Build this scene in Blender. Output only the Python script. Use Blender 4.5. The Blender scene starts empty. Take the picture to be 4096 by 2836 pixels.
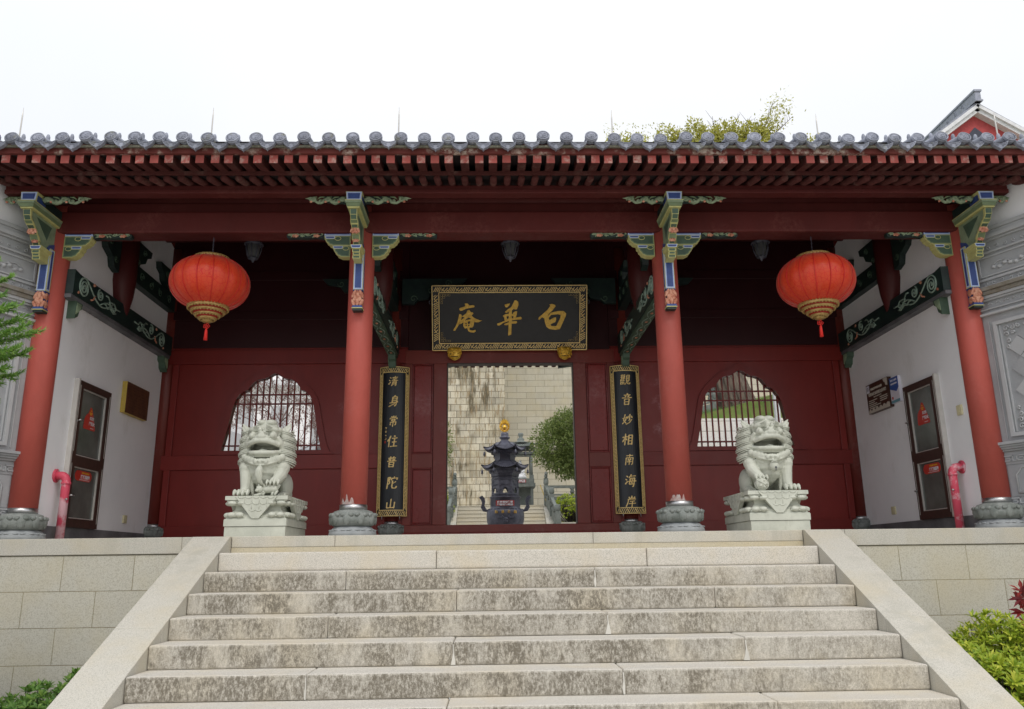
import bpy, bmesh, math, random
from mathutils import Vector, Matrix, Euler
from math import sin, cos, pi, radians, sqrt
random.seed(7)
S = bpy.context.scene
C = S.collection
# ------------------------------------------------------------------ camera
cam_d = bpy.data.cameras.new('camera'); cam = bpy.data.objects.new('camera', cam_d); C.objects.link(cam)
cam_d.sensor_width = 36; cam_d.lens = 36*3240.54/4096; cam_d.clip_end = 2000; cam_d.clip_start = .05
YAW, PITCH, ROLL = .0271, .2505, -.0128
fw = Vector((sin(YAW)*cos(PITCH), cos(YAW)*cos(PITCH), sin(PITCH))); rt = Vector((cos(YAW), -sin(YAW), 0)); up = rt.cross(fw)
r2 = rt*cos(ROLL)+up*sin(ROLL); u2 = -rt*sin(ROLL)+up*cos(ROLL)
M = Matrix((r2, u2, -fw)).transposed().to_4x4(); M.translation = Vector((-.2425, -7.7664, -.2397)); cam.matrix_world = M
S.camera = cam
# ------------------------------------------------------------------ sky and sun (overcast)
SKY_LOW, SKY_HIGH = .66, 1.42
SUN_EL, SUN_AZ = radians(52), radians(12)      # azimuth measured from straight behind the camera
w = bpy.data.worlds.new('World'); S.world = w; w.use_nodes = True
nt = w.node_tree; nt.nodes.clear()
o_ = nt.nodes.new('ShaderNodeOutputWorld'); sky = nt.nodes.new('ShaderNodeTexSky'); sky.sky_type = 'NISHITA'; sky.sun_disc = False
sky.sun_elevation = SUN_EL; sky.sun_rotation = pi-SUN_AZ; sky.dust_density = 3
b1 = nt.nodes.new('ShaderNodeBackground'); b1.inputs[1].default_value = .05; nt.links.new(sky.outputs[0], b1.inputs[0])
b2 = nt.nodes.new('ShaderNodeBackground'); b2.inputs[1].default_value = .90
tc = nt.nodes.new('ShaderNodeTexCoord'); nz = nt.nodes.new('ShaderNodeTexNoise'); nz.inputs['Scale'].default_value = 1.6; nz.inputs['Detail'].default_value = 4
cr = nt.nodes.new('ShaderNodeValToRGB'); cr.color_ramp.elements[0].color = (.90, .93, .98, 1); cr.color_ramp.elements[1].color = (1, .99, .97, 1)
cr.color_ramp.elements[0].position = .3; cr.color_ramp.elements[1].position = .62
nt.links.new(tc.outputs['Generated'], nz.inputs['Vector']); nt.links.new(nz.outputs[0], cr.inputs[0])
# overcast sky: about three times brighter overhead than at the horizon
sp_ = nt.nodes.new('ShaderNodeSeparateXYZ'); nt.links.new(tc.outputs['Generated'], sp_.inputs[0])
mr_ = nt.nodes.new('ShaderNodeMapRange'); mr_.inputs[1].default_value = 0; mr_.inputs[2].default_value = 1; mr_.inputs[3].default_value = SKY_LOW; mr_.inputs[4].default_value = SKY_HIGH; nt.links.new(sp_.outputs[2], mr_.inputs[0])
vm_ = nt.nodes.new('ShaderNodeVectorMath'); vm_.operation = 'SCALE'; nt.links.new(cr.outputs[0], vm_.inputs[0]); nt.links.new(mr_.outputs[0], vm_.inputs['Scale']); nt.links.new(vm_.outputs[0], b2.inputs[0])
ad = nt.nodes.new('ShaderNodeAddShader'); nt.links.new(b1.outputs[0], ad.inputs[0]); nt.links.new(b2.outputs[0], ad.inputs[1]); nt.links.new(ad.outputs[0], o_.inputs[0])
sd = bpy.data.lights.new('sun', 'SUN'); sd.energy = .95; sd.angle = radians(16); sd.color = (1, .96, .9)
sun = bpy.data.objects.new('sun', sd); C.objects.link(sun)
sdir = Vector((sin(SUN_AZ)*cos(SUN_EL), -cos(SUN_AZ)*cos(SUN_EL), sin(SUN_EL)))
sun.rotation_euler = sdir.to_track_quat('Z', 'Y').to_euler(); sun.location = (3, -20, 25)
S.view_settings.view_transform = 'Standard'; S.view_settings.look = 'None'; S.view_settings.exposure = 0.0; S.view_settings.gamma = 1
S.render.engine = 'CYCLES'; S.cycles.max_bounces = 6; S.cycles.diffuse_bounces = 4
# ------------------------------------------------------------------ materials
MATS = {}
def nodes(name):
    m = bpy.data.materials.new(name); m.use_nodes = True; t = m.node_tree; p = t.nodes['Principled BSDF']; MATS[name] = m
    return m, t, p
def N(t, typ, **k):
    n = t.nodes.new('ShaderNode'+typ)
    for a, v in k.items():
        if a in n.inputs: n.inputs[a].default_value = v
        else: setattr(n, a, v)
    return n
def pos(t, sx=1, sy=1, sz=1):
    g = N(t, 'NewGeometry'); m = N(t, 'Mapping'); m.inputs['Scale'].default_value = (sx, sy, sz)
    t.links.new(g.outputs['Position'], m.inputs['Vector']); return m.outputs[0]
def noise(t, scale, detail=4, rough=.6, v=None):
    n = N(t, 'TexNoise'); n.inputs['Scale'].default_value = scale; n.inputs['Detail'].default_value = detail; n.inputs['Roughness'].default_value = rough
    t.links.new(v if v is not None else pos(t), n.inputs['Vector']); return n.outputs[0]
def ramp(t, src, a, b, ca=(0, 0, 0, 1), cb=(1, 1, 1, 1)):
    r = N(t, 'ValToRGB'); r.color_ramp.elements[0].position = a; r.color_ramp.elements[1].position = b
    r.color_ramp.elements[0].color = ca; r.color_ramp.elements[1].color = cb; t.links.new(src, r.inputs[0]); return r.outputs[0]
def mix(t, fac, a, b, mode='MIX'):
    m = N(t, 'MixRGB', blend_type=mode)
    for i, x in ((0, fac), (1, a), (2, b)):
        if hasattr(x, 'is_linked') or hasattr(x, 'links'): t.links.new(x, m.inputs[i])
        else: m.inputs[i].default_value = x if i == 0 else (*x[:3], 1)
    return m.outputs[0]
def mul(t, a, b):
    m = N(t, 'Math', operation='MULTIPLY')
    for i, x in ((0, a), (1, b)):
        if hasattr(x, 'links'): t.links.new(x, m.inputs[i])
        else: m.inputs[i].default_value = x
    return m.outputs[0]
def bump(t, p, src, strength=.3, dist=.005):
    b = N(t, 'Bump'); b.inputs['Strength'].default_value = strength; b.inputs['Distance'].default_value = dist
    t.links.new(src, b.inputs['Height']); t.links.new(b.outputs[0], p.inputs['Normal'])
def objrand(t, c, lo=.75, hi=1.2):
    oi = N(t, 'ObjectInfo'); m = N(t, 'MapRange'); m.inputs[3].default_value = lo; m.inputs[4].default_value = hi; t.links.new(oi.outputs['Random'], m.inputs[0])
    v = N(t, 'VectorMath', operation='SCALE'); t.links.new(c, v.inputs[0]); t.links.new(m.outputs[0], v.inputs['Scale']); return v.outputs[0]
def mat(name, col, col2=None, scale=6, rough=.6, metal=0, bs=.15, bscale=60, lo=.35, hi=.65, spec=None, sx=1, sy=1, sz=1, var=None, spot=None):
    m, t, p = nodes(name)
    col2 = col2 or tuple(c*.8 for c in col)
    c = mix(t, ramp(t, noise(t, scale, 5, .65, pos(t, sx, sy, sz)), lo, hi), col, col2)
    if spot: c = mix(t, mul(t, ramp(t, noise(t, spot[1], 5, .75, pos(t, 1, 1, spot[4] if len(spot) > 4 else 1)), spot[2], spot[2]+.1), spot[3]), c, spot[0])
    if var: c = objrand(t, c, *var)
    t.links.new(c, p.inputs['Base Color']); p.inputs['Roughness'].default_value = rough; p.inputs['Metallic'].default_value = metal
    if spec is not None: p.inputs['Specular IOR Level'].default_value = spec
    if bs: bump(t, p, noise(t, bscale, 3), bs, .003)
    return m
def m_granite(name, base, dark, stain=0, stain_col=(.17, .15, .115), streak=0):
    m, t, p = nodes(name)
    sp = noise(t, 150, 3, .85)
    c = mix(t, ramp(t, sp, .38, .52), dark, base)
    c = mix(t, mul(t, ramp(t, noise(t, 2.3, 4), .45, .75), .55), c, tuple(x*y for x, y in zip(base, (.93, .84, .64))))
    if stain:
        g = N(t, 'NewGeometry'); sx = N(t, 'SeparateXYZ'); t.links.new(g.outputs['Normal'], sx.inputs[0])
        ab = N(t, 'Math', operation='ABSOLUTE'); t.links.new(sx.outputs[1], ab.inputs[0])
        face = ramp(t, ab.outputs[0], .75, .97)
        px = N(t, 'SeparateXYZ'); t.links.new(g.outputs['Position'], px.inputs[0])
        low = N(t, 'MapRange'); low.inputs[1].default_value = -.26; low.inputs[2].default_value = -.34; t.links.new(px.outputs[2], low.inputs[0])
        # fade of the grime towards the right end of the flight
        rx = N(t, 'MapRange'); rx.inputs[1].default_value = 3.0; rx.inputs[2].default_value = .6; rx.inputs[3].default_value = .35; rx.inputs[4].default_value = 1; t.links.new(px.outputs[0], rx.inputs[0])
        a = ramp(t, noise(t, 2.6, 7, .78, pos(t, 1.5, 1, .6)), .32, .56)
        b = ramp(t, noise(t, 46, 6, .9, pos(t, 1, 1, .55)), .38, .58)
        k0 = mul(t, mul(t, face, low.outputs[0]), .13); c = mix(t, k0, c, (.34, .31, .23)); k = mul(t, mul(t, mul(t, face, low.outputs[0]), mul(t, a, b)), mul(t, rx.outputs[0], stain))
        c = mix(t, k, c, stain_col)
    if streak:
        a = ramp(t, noise(t, 5, 5, .7, pos(t, 1, 1, .12)), .48, .62); b = ramp(t, noise(t, 1.3, 3), .4, .6)
        c = mix(t, mul(t, mul(t, a, b), streak), c, stain_col)
    t.links.new(c, p.inputs['Base Color']); p.inputs['Roughness'].default_value = .85
    bump(t, p, noise(t, 90, 5, .8), .5, .004)
    return m
m_granite('granite_step', (.64, .605, .54), (.36, .345, .29), stain=1.3)
m_granite('granite_cope', (.57, .545, .48), (.36, .35, .295), 0, (.38, .37, .31), .5)
m_granite('granite_yellow', (.56, .51, .385), (.40, .36, .27))
def m_blocks(name, base, dark, bw, bh, x0, z0, mortar=.006, mcol=(.16, .14, .09), var=.12, streak=0, stain_col=(.12, .1, .06), mb=.3, fine=170, off=.5):
    m, t, p = nodes(name)
    g = N(t, 'NewGeometry'); s = N(t, 'SeparateXYZ'); t.links.new(g.outputs['Position'], s.inputs[0])
    cx = N(t, 'CombineXYZ'); a = N(t, 'Math', operation='ADD'); a.inputs[1].default_value = -x0; t.links.new(s.outputs[0], a.inputs[0])
    b = N(t, 'Math', operation='ADD'); b.inputs[1].default_value = -z0; t.links.new(s.outputs[2], b.inputs[0])
    t.links.new(a.outputs[0], cx.inputs[0]); t.links.new(b.outputs[0], cx.inputs[1])
    br = N(t, 'TexBrick'); br.offset = off; t.links.new(cx.outputs[0], br.inputs['Vector'])
    br.inputs['Scale'].default_value = 1; br.inputs['Brick Width'].default_value = bw; br.inputs['Row Height'].default_value = bh; br.inputs['Mortar Size'].default_value = mortar
    br.inputs['Mortar Smooth'].default_value = mb
    br.inputs['Color1'].default_value = (*[c*(1-var) for c in base], 1); br.inputs['Color2'].default_value = (*[min(1, c*(1+var)) for c in base], 1); br.inputs['Mortar'].default_value = (*mcol, 1)
    c = mix(t, ramp(t, noise(t, fine, 2, .8), .4, .55), dark, br.outputs[0], 'MULTIPLY') if False else br.outputs[0]
    sp = ramp(t, noise(t, fine, 2, .8), .36, .52, (.72, .70, .66, 1), (1, 1, 1, 1))
    c = mix(t, 1, c, sp, 'MULTIPLY')
    c = mix(t, mul(t, ramp(t, noise(t, 1.7, 4), .45, .8), .5), c, tuple(x*y for x, y in zip(base, (.95, .84, .58))))
    if streak:
        a2 = ramp(t, noise(t, 3.2, 6, .75, pos(t, 1.5, 1, .22)), .44, .6); b2_ = ramp(t, noise(t, .9, 3), .42, .6)
        c = mix(t, mul(t, mul(t, a2, b2_), streak), c, stain_col)
        a3 = ramp(t, noise(t, 11, 5, .75, pos(t, 1.5, 1, .18)), .52, .62)
        c = mix(t, mul(t, a3, streak*.7), c, (.30, .22, .12))
    t.links.new(c, p.inputs['Base Color']); p.inputs['Roughness'].default_value = .88
    bump(t, p, br.outputs[1], .5, -.01)
    return m
m_blocks('granite_wall', (.55, .53, .455), (.3, .3, .25), .6, .293, .31, -.144, .0035, (.30, .27, .19), .035, mb=.2, fine=110)
m_blocks('court_wall_stained', (.56, .52, .41), (.3, .3, .25), .30, .205, 0, 0, .009, (.1, .085, .06), .26, 1.5, off=.37)
m_blocks('court_wall', (.53, .50, .40), (.3, .3, .25), .62, .205, 0, .08, .008, (.3, .28, .22), .07, .16)
m_granite('court_step', (.58, .55, .46), (.40, .37, .3), 0, (.2, .17, .12), 0)
m_blocks('pale_block', (.84, .83, .80), (.3, .3, .25), .5, .2, 0, 0, .008, (.4, .4, .38), .03)
def m_red(name, base, faded, amt=.0, rough=.35, fs=2.0, spec=.4, zone=None):
    m, t, p = nodes(name)
    c = mix(t, ramp(t, noise(t, 3, 5, .7, pos(t, 1, 1, .35)), .3, .7), base, tuple(x*.78 for x in base))
    if amt:
        k = mul(t, mul(t, ramp(t, noise(t, fs, 3), .52, .62), ramp(t, noise(t, 22, 5, .8), .42, .6)), amt)
        if zone:     # bleached paint only beside the couplet boards
            g = N(t, 'NewGeometry'); s3 = N(t, 'SeparateXYZ'); t.links.new(g.outputs['Position'], s3.inputs[0])
            ax = N(t, 'Math', operation='ABSOLUTE'); t.links.new(s3.outputs[0], ax.inputs[0])
            k = mul(t, k, mul(t, mul(t, ramp(t, ax.outputs[0], .0, 1), 1) if False else 1, 1)) if False else k
            for src, lo_, hi_ in ((ax.outputs[0], zone[0], zone[1]), (s3.outputs[2], zone[2], zone[3])):
                for q0, q1 in ((lo_-.15, lo_+.15), (hi_+.15, hi_-.15)):
                    m4 = N(t, 'MapRange'); m4.inputs[1].default_value = q0; m4.inputs[2].default_value = q1; t.links.new(src, m4.inputs[0]); k = mul(t, k, m4.outputs[0])
        c = mix(t, k, c, faded)
    t.links.new(c, p.inputs['Base Color']); p.inputs['Specular IOR Level'].default_value = spec
    c = objrand(t, c, .88, 1.1); t.links.new(c, p.inputs['Base Color'])
    r = ramp(t, noise(t, 8, 4), .3, .7, (rough*.85,)*3+(1,), (rough*1.2,)*3+(1,)); t.links.new(r, p.inputs['Roughness'])
    bump(t, p, noise(t, 14, 3), .06, .004)
    return m
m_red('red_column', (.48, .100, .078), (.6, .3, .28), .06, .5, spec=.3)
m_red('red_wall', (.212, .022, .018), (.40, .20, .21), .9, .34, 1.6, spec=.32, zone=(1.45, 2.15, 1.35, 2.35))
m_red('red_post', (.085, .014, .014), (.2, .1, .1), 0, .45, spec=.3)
m_red('red_upper_shade', (.034, .006, .008), (.1, .05, .05), 0, .4, spec=.3)  # wall red darkened: deep shade under the porch roof painted into the colour
m_red('red_door', (.19, .032, .024), (.3, .16, .15), .2, .33, 2.2, spec=.35)
m_red('red_panel', (.215, .019, .017), (.4, .2, .2), .35, .28, 2.6, zone=(.9, 1.4, 1.5, 2.2))
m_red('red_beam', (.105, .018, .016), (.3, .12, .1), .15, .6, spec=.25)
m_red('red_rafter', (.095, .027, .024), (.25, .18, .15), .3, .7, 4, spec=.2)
m_red('red_end', (.40, .10, .085), (.55, .42, .36), .75, .75, 6, spec=.2)
m_red('red_fascia', (.155, .040, .034), (.46, .38, .32), 1.2, .75, 4, spec=.2)
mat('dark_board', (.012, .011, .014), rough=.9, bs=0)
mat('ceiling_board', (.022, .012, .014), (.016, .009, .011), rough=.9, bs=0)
mat('roof_tile', (.30, .32, .385), (.20, .215, .265), 9, .6, bs=.35, bscale=40, var=(.8, 1.15), spot=((.20, .20, .13), 7, .56, .7))
mat('roof_mortar', (.27, .26, .20), (.12, .12, .09), 40, .9)
mat('plaster_white', (.91, .91, .93), (.86, .86, .885), 1.5, .9, bs=.12, bscale=9, spot=((.70, .69, .68), 2.2, .56, .35, .5))
mat('skirting', (.19, .19, .20), (.09, .09, .1), 3, .6)
mat('grey_stone', (.40, .41, .42), (.31, .32, .335), 2.5, .8, bs=.3, bscale=90)
mat('grey_stone_light', (.47, .48, .49), (.41, .42, .43), 3, .8, bs=.2)
mat('grey_stone_dark', (.30, .29, .27), (.17, .14, .09), 5, .85)
mat('base_stone', (.27, .29, .275), (.15, .17, .155), 9, .75, bs=.4, bscale=70)
mat('base_stone_light', (.36, .38, .39), (.28, .3, .31), 9, .75, bs=.4)
mat('steel_band', (.62, .62, .63), (.4, .4, .4), 12, .38, 1, bs=.1)
mat('lion_stone', (.57, .585, .505), (.46, .475, .405), 5, .72, bs=.35, bscale=120, spot=((.40, .41, .35), 9, .56, .5, .35))
mat('paint_green', (.075, .13, .085), (.05, .09, .06), 8, .55)
mat('paint_green_mid', (.19, .25, .13), (.14, .19, .10), 10, .55)
mat('paint_sage', (.27, .34, .22), (.20, .26, .16), 12, .6)
mat('paint_yellow', (.56, .54, .22), (.46, .44, .18), 12, .5)
mat('paint_blue', (.035, .075, .26), (.03, .055, .19), 12, .5)
mat('paint_paleblue', (.46, .56, .80), (.36, .45, .7), 12, .5)
mat('paint_cream', (.72, .68, .42), (.62, .58, .36), 12, .5)
mat('paint_pink', (.66, .33, .22), (.42, .14, .08), 26, .6, lo=.4, hi=.6)
mat('paint_darkgreen', (.016, .036, .028), (.009, .02, .022), 8, .5)
mat('paint_scroll', (.30, .40, .33), (.20, .28, .23), 20, .6)
mat('lacquer_black', (.022, .022, .024), (.016, .016, .018), 10, .5, bs=.05)
mat('board_navy', (.006, .009, .016), (.004, .006, .01), 10, .35, bs=.05)
mat('gold', (.80, .52, .10), (.58, .34, .05), 30, .45, .2, bs=.3)
mat('gold_dark', (.52, .35, .13), (.34, .21, .06), 40, .45, .3, bs=.2)
mat('gold_bright', (.95, .62, .10), (.75, .42, .04), 20, .32, .45, bs=.2)
mat('gold_pale', (.95, .72, .32), (.75, .52, .18), 40, .45, .1, bs=.2)
mat('iron_dark', (.13, .135, .175), (.07, .073, .10), 14, .45, .15, bs=.4)
mat('jade_stone', (.20, .22, .205), (.13, .15, .135), 10, .7, bs=.4)
mat('marble', (.85, .86, .88), (.75, .76, .8), 10, .5)
mat('wood_dark', (.055, .024, .018), (.035, .016, .012), 18, .5, sx=.3)
mat('wood_brown', (.13, .055, .024), (.07, .03, .014), 9, .45, sx=1, sz=.4)
mat('brass_edge', (.55, .40, .07), (.45, .32, .06), 12, .5)
mat('alu', (.62, .60, .56), (.55, .53, .5), 12, .4, .3)
mat('pipe_red', (.62, .07, .12), (.68, .40, .44), 5, .55, lo=.46, hi=.54)
mat('cream_plastic', (.72, .66, .42), rough=.5)
mat('sign_brown', (.06, .024, .014), (.045, .018, .01), 6, .4)
mat('sign_blue', (.03, .06, .36), (.03, .12, .36), 3, .4)
mat('sign_white', (.74, .72, .80), (.68, .67, .76), 9, .5)
mat('sign_text', (.62, .58, .5), rough=.6, bs=0)
mat('sign_teal', (.16, .38, .46), rough=.5)
mat('sticker_red', (.52, .04, .025), (.44, .03, .02), 8, .45)
mat('sticker_yellow', (.8, .42, .03), rough=.5, bs=0)
mat('sticker_white', (.72, .7, .74), rough=.5, bs=0)
mat('ink_dark', (.03, .035, .06), rough=.5, bs=0)
mat('white_mortar', (.68, .66, .60), rough=.9)
mat('bare_patch', (.42, .38, .36), (.34, .18, .16), 30, .7)
mat('far_white', (.88, .88, .87), (.83, .82, .82), 2, .9)
mat('seal_red', (.5, .04, .03), rough=.6)
mat('bark', (.17, .135, .10), (.07, .055, .045), 12, .9, bs=1, bscale=25, sz=.3)
mat('bark_dark', (.05, .04, .035), (.03, .024, .02), 14, .9)
mat('bark_twig', (.26, .20, .18), (.17, .12, .11), 14, .9)
mat('soil', (.09, .07, .05), (.05, .04, .03), 8, .95)
mat('paving', (.52, .50, .45), (.42, .40, .36), 2, .85, bs=.3)
mat('grass', (.10, .18, .03), (.18, .2, .06), 7, .9, bs=.8)
mat('plaster_red', (.42, .065, .065), rough=.8)
mat('trim_white', (.72, .73, .74), rough=.7)
def m_leaf(name, a, b, c2):
    m, t, p = nodes(name)
    oi = N(t, 'NewGeometry'); r = N(t, 'ValToRGB'); r.color_ramp.elements[0].color = (*a, 1); r.color_ramp.elements[1].color = (*c2, 1)
    e = r.color_ramp.elements.new(.5); e.color = (*b, 1)
    t.links.new(oi.outputs['Random Per Island'], r.inputs[0]); t.links.new(r.outputs[0], p.inputs['Base Color']); p.inputs['Roughness'].default_value = .55
    tr = N(t, 'BsdfTranslucent'); t.links.new(r.outputs[0], tr.inputs[0]); mx = N(t, 'MixShader'); mx.inputs[0].default_value = .35
    t.links.new(p.outputs[0], mx.inputs[1]); t.links.new(tr.outputs[0], mx.inputs[2]); t.links.new(mx.outputs[0], t.nodes['Material Output'].inputs[0])
m_leaf('leaf_lime', (.20, .32, .02), (.36, .46, .03), (.58, .60, .07))
m_leaf('leaf_green', (.07, .17, .03), (.12, .25, .04), (.22, .34, .06))
m_leaf('leaf_olive', (.10, .15, .035), (.17, .23, .06), (.28, .33, .10))
m_leaf('leaf_yellow', (.30, .30, .06), (.46, .46, .09), (.58, .56, .15))
m_leaf('leaf_red', (.25, .02, .02), (.35, .04, .03), (.18, .03, .04))
m_leaf('needle', (.09, .22, .04), (.17, .33, .05), (.27, .42, .09))
m_leaf('bud_brown', (.20, .12, .10), (.32, .20, .17), (.5, .38, .34))
def m_lantern():
    m, t, p = nodes('lantern_silk')
    g = N(t, 'TexCoord'); v = N(t, 'TexVoronoi', feature='DISTANCE_TO_EDGE'); v.inputs['Scale'].default_value = 24; t.links.new(g.outputs['Object'], v.inputs['Vector'])
    c = mix(t, mul(t, ramp(t, v.outputs['Distance'], .03, .005), .30), (.58, .008, .008), (.78, .17, .04))
    t.links.new(c, p.inputs['Base Color']); p.inputs['Roughness'].default_value = .34; p.inputs['Sheen Weight'].default_value = .1
    p.inputs['Specular IOR Level'].default_value = .32
m_lantern()
mat('lantern_rib', (.66, .02, .014), rough=.5, bs=0)
mat('tassel_red', (.75, .02, .012), rough=.6)
mat('red_inner', (.40, .012, .01), rough=.6)
def m_glass(name, tint, rough):
    m, t, p = nodes(name)
    c = mix(t, ramp(t, noise(t, 3.2, 3), .35, .7), tint, tuple(x*1.7 for x in tint)); t.links.new(c, p.inputs['Base Color'])
    p.inputs['Roughness'].default_value = rough; p.inputs['Specular IOR Level'].default_value = .6
m_glass('door_glass', (.075, .085, .078), .16)
m_glass('lamp_glass', (.11, .115, .12), .15)
# ------------------------------------------------------------------ mesh helpers
def off(o):
    v = Vector((0, 0, 0))
    while o is not None: v += o.location; o = o.parent
    return v
class MB:
    def __init__(s): s.v = []; s.f = []; s.m = []; s.s = []
    def add(s, vs, fs, mi=0, sm=False):
        b = len(s.v); s.v += [tuple(x) for x in vs]
        for f in fs: s.f.append(tuple(b+i for i in f)); s.m.append(mi); s.s.append(sm)
        return s
    def box(s, x0, x1, y0, y1, z0, z1, mi=0, M=None):
        vs = [(x, y, z) for x in (x0, x1) for y in (y0, y1) for z in (z0, z1)]
        if M: vs = [M @ Vector(v) for v in vs]
        return s.add(vs, [(0, 1, 3, 2), (4, 6, 7, 5), (0, 4, 5, 1), (2, 3, 7, 6), (0, 2, 6, 4), (1, 5, 7, 3)], mi)
    def tube(s, pts, rs, n=8, mi=0, sm=True, cap=True, sq=1.0):
        pts = [Vector(p) for p in pts]
        if not hasattr(rs, '__len__'): rs = [rs]*len(pts)
        vs = []; a = None
        for i, p in enumerate(pts):
            d = (pts[min(i+1, len(pts)-1)]-pts[max(i-1, 0)])
            d = d.normalized() if d.length > 1e-9 else Vector((0, 0, 1))
            if a is None: a = d.cross(Vector((0, 1, 0)) if abs(d.y) < .9 else Vector((1, 0, 0))).normalized()
            else: a = (a-d*a.dot(d)); a = a.normalized() if a.length > 1e-6 else d.orthogonal().normalized()
            b = d.cross(a)
            for k in range(n): vs.append(p+(a*cos(2*pi*k/n)+b*sin(2*pi*k/n)*sq)*rs[i])
        fs = [(i*n+k, i*n+(k+1) % n, (i+1)*n+(k+1) % n, (i+1)*n+k) for i in range(len(pts)-1) for k in range(n)]
        if cap: fs += [tuple(range(n-1, -1, -1)), tuple((len(pts)-1)*n+k for k in range(n))]
        return s.add(vs, fs, mi, sm)
    def cyl(s, p0, p1, r0, r1=None, n=16, mi=0, sm=True): return s.tube([p0, p1], [r0, r1 if r1 is not None else r0], n, mi, sm)
    def lathe(s, prof, c=(0, 0, 0), n=32, mi=0, sm=True, sq=False, rot=0, sxy=(1, 1)):
        vs = []
        for r, z in prof:
            for k in range(n):
                a = 2*pi*k/n+rot; vs.append((c[0]+r*cos(a)*sxy[0], c[1]+r*sin(a)*sxy[1], c[2]+z))
        fs = [(i*n+k, i*n+(k+1) % n, (i+1)*n+(k+1) % n, (i+1)*n+k) for i in range(len(prof)-1) for k in range(n)]
        fs += [tuple(range(n-1, -1, -1)), tuple((len(prof)-1)*n+k for k in range(n))]
        return s.add(vs, fs, mi, sm)
    def ell(s, c, r, M=None, seg=12, mi=0):
        if not hasattr(r, '__len__'): r = (r, r, r)
        vs = []; ns = max(4, seg//2)
        for i in range(ns+1):
            t = pi*i/ns
            for k in range(seg):
                a = 2*pi*k/seg; q = Vector((r[0]*sin(t)*cos(a), r[1]*sin(t)*sin(a), r[2]*cos(t)))
                if M: q = M @ q
                vs.append(Vector(c)+q)
        fs = [(i*seg+k, (i+1)*seg+k, (i+1)*seg+(k+1) % seg, i*seg+(k+1) % seg) for i in range(ns) for k in range(seg)]
        return s.add(vs, fs, mi, True)
    def prism(s, poly, f, t0, t1, mi=0, mside=None):
        """poly: 2-D outline, f(a,b,t)->xyz"""
        n = len(poly); vs = [f(a, b, t0) for a, b in poly]+[f(a, b, t1) for a, b in poly]
        b = len(s.v); s.add(vs, [tuple(range(n)), tuple(range(2*n-1, n-1, -1))], mi)
        for i in range(n): s.f.append((b+i, b+n+i, b+n+(i+1) % n, b+(i+1) % n)); s.m.append(mi if mside is None else mside); s.s.append(False)
        return s
    def fill(s, loops, f, t0, t1, mi=0):
        """outline with holes via a filled 2-D curve; f maps (a,b,t)->xyz"""
        cu = bpy.data.curves.new('tmp', 'CURVE'); cu.dimensions = '2D'; cu.fill_mode = 'BOTH'; cu.extrude = .5
        for L in loops:
            sp = cu.splines.new('POLY'); sp.points.add(len(L)-1); sp.use_cyclic_u = True
            for i, (a, b) in enumerate(L): sp.points[i].co = (a, b, 0, 1)
        ob = bpy.data.objects.new('tmp', cu); C.objects.link(ob)
        dg = bpy.context.evaluated_depsgraph_get(); me = bpy.data.meshes.new_from_object(ob.evaluated_get(dg))
        s.add([f(v.co.x, v.co.y, t0 if v.co.z < 0 else t1) for v in me.vertices], [tuple(p.vertices) for p in me.polygons], mi)
        bpy.data.objects.remove(ob); bpy.data.curves.remove(cu); bpy.data.meshes.remove(me); return s
    def text(s, body, f, cx, cy, wd, ht, t0, t1, mi=0, shear=0, bold=0.0, keep=False):
        """lettering fitted in a box (cx,cy,wd,ht) of the 2-D frame f(a,b,t)"""
        cu = bpy.data.curves.new('tmp', 'FONT'); cu.body = body; cu.extrude = .5; cu.offset = bold; cu.shear = shear; cu.resolution_u = 2
        ob = bpy.data.objects.new('tmp', cu); C.objects.link(ob)
        dg = bpy.context.evaluated_depsgraph_get(); me = bpy.data.meshes.new_from_object(ob.evaluated_get(dg))
        if len(me.vertices):
            xs = [v.co.x for v in me.vertices]; ys = [v.co.y for v in me.vertices]
            x0, x1, y0, y1 = min(xs), max(xs), min(ys), max(ys); sx = wd/max(1e-6, x1-x0); sy = ht/max(1e-6, y1-y0)
            if keep: sx = sy = min(sx, sy)
            s.add([f(cx+(v.co.x-(x0+x1)/2)*sx, cy+(v.co.y-(y0+y1)/2)*sy, t0 if v.co.z < 0 else t1) for v in me.vertices], [tuple(p.vertices) for p in me.polygons], mi)
        bpy.data.objects.remove(ob); bpy.data.curves.remove(cu); bpy.data.meshes.remove(me); return s
    def mesh(s, name, mats, o=Vector((0, 0, 0))):
        me = bpy.data.meshes.new(name); me.from_pydata([Vector(v)-o for v in s.v], [], s.f)
        for m in ([mats] if isinstance(mats, str) else mats): me.materials.append(MATS[m])
        me.polygons.foreach_set('material_index', s.m); me.polygons.foreach_set('use_smooth', s.s); me.update(); return me
    def build(s, name, mats, parent=None, bevel=0, label=None, fixn=True):
        o = off(parent) if parent else Vector((0, 0, 0))
        me = s.mesh(name, mats, o)
        if fixn and len(s.f) < 60000:
            bm = bmesh.new(); bm.from_mesh(me); bmesh.ops.recalc_face_normals(bm, faces=bm.faces); bm.to_mesh(me); bm.free()
        ob = bpy.data.objects.new(name, me); C.objects.link(ob)
        if parent: ob.parent = parent
        if bevel:
            b = ob.modifiers.new('bevel', 'BEVEL'); b.width = bevel; b.segments = 2; b.limit_method = 'ANGLE'; b.angle_limit = radians(40)
        if label: ob['label'] = label
        return ob
def tag(o, label, cat, group=None):
    o['label'] = label; o['category'] = cat
    if group: o['group'] = group
    return o
def struct(o): o['kind'] = 'structure'; return o
def thing(name, loc, label, cat, group=None):
    o = bpy.data.objects.new(name, None); C.objects.link(o); o.location = loc; o.empty_display_size = .2; bpy.context.view_layer.update()
    return tag(o, label, cat, group)
def kids(o): return [c for c in bpy.data.objects if c.parent == o]
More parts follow.
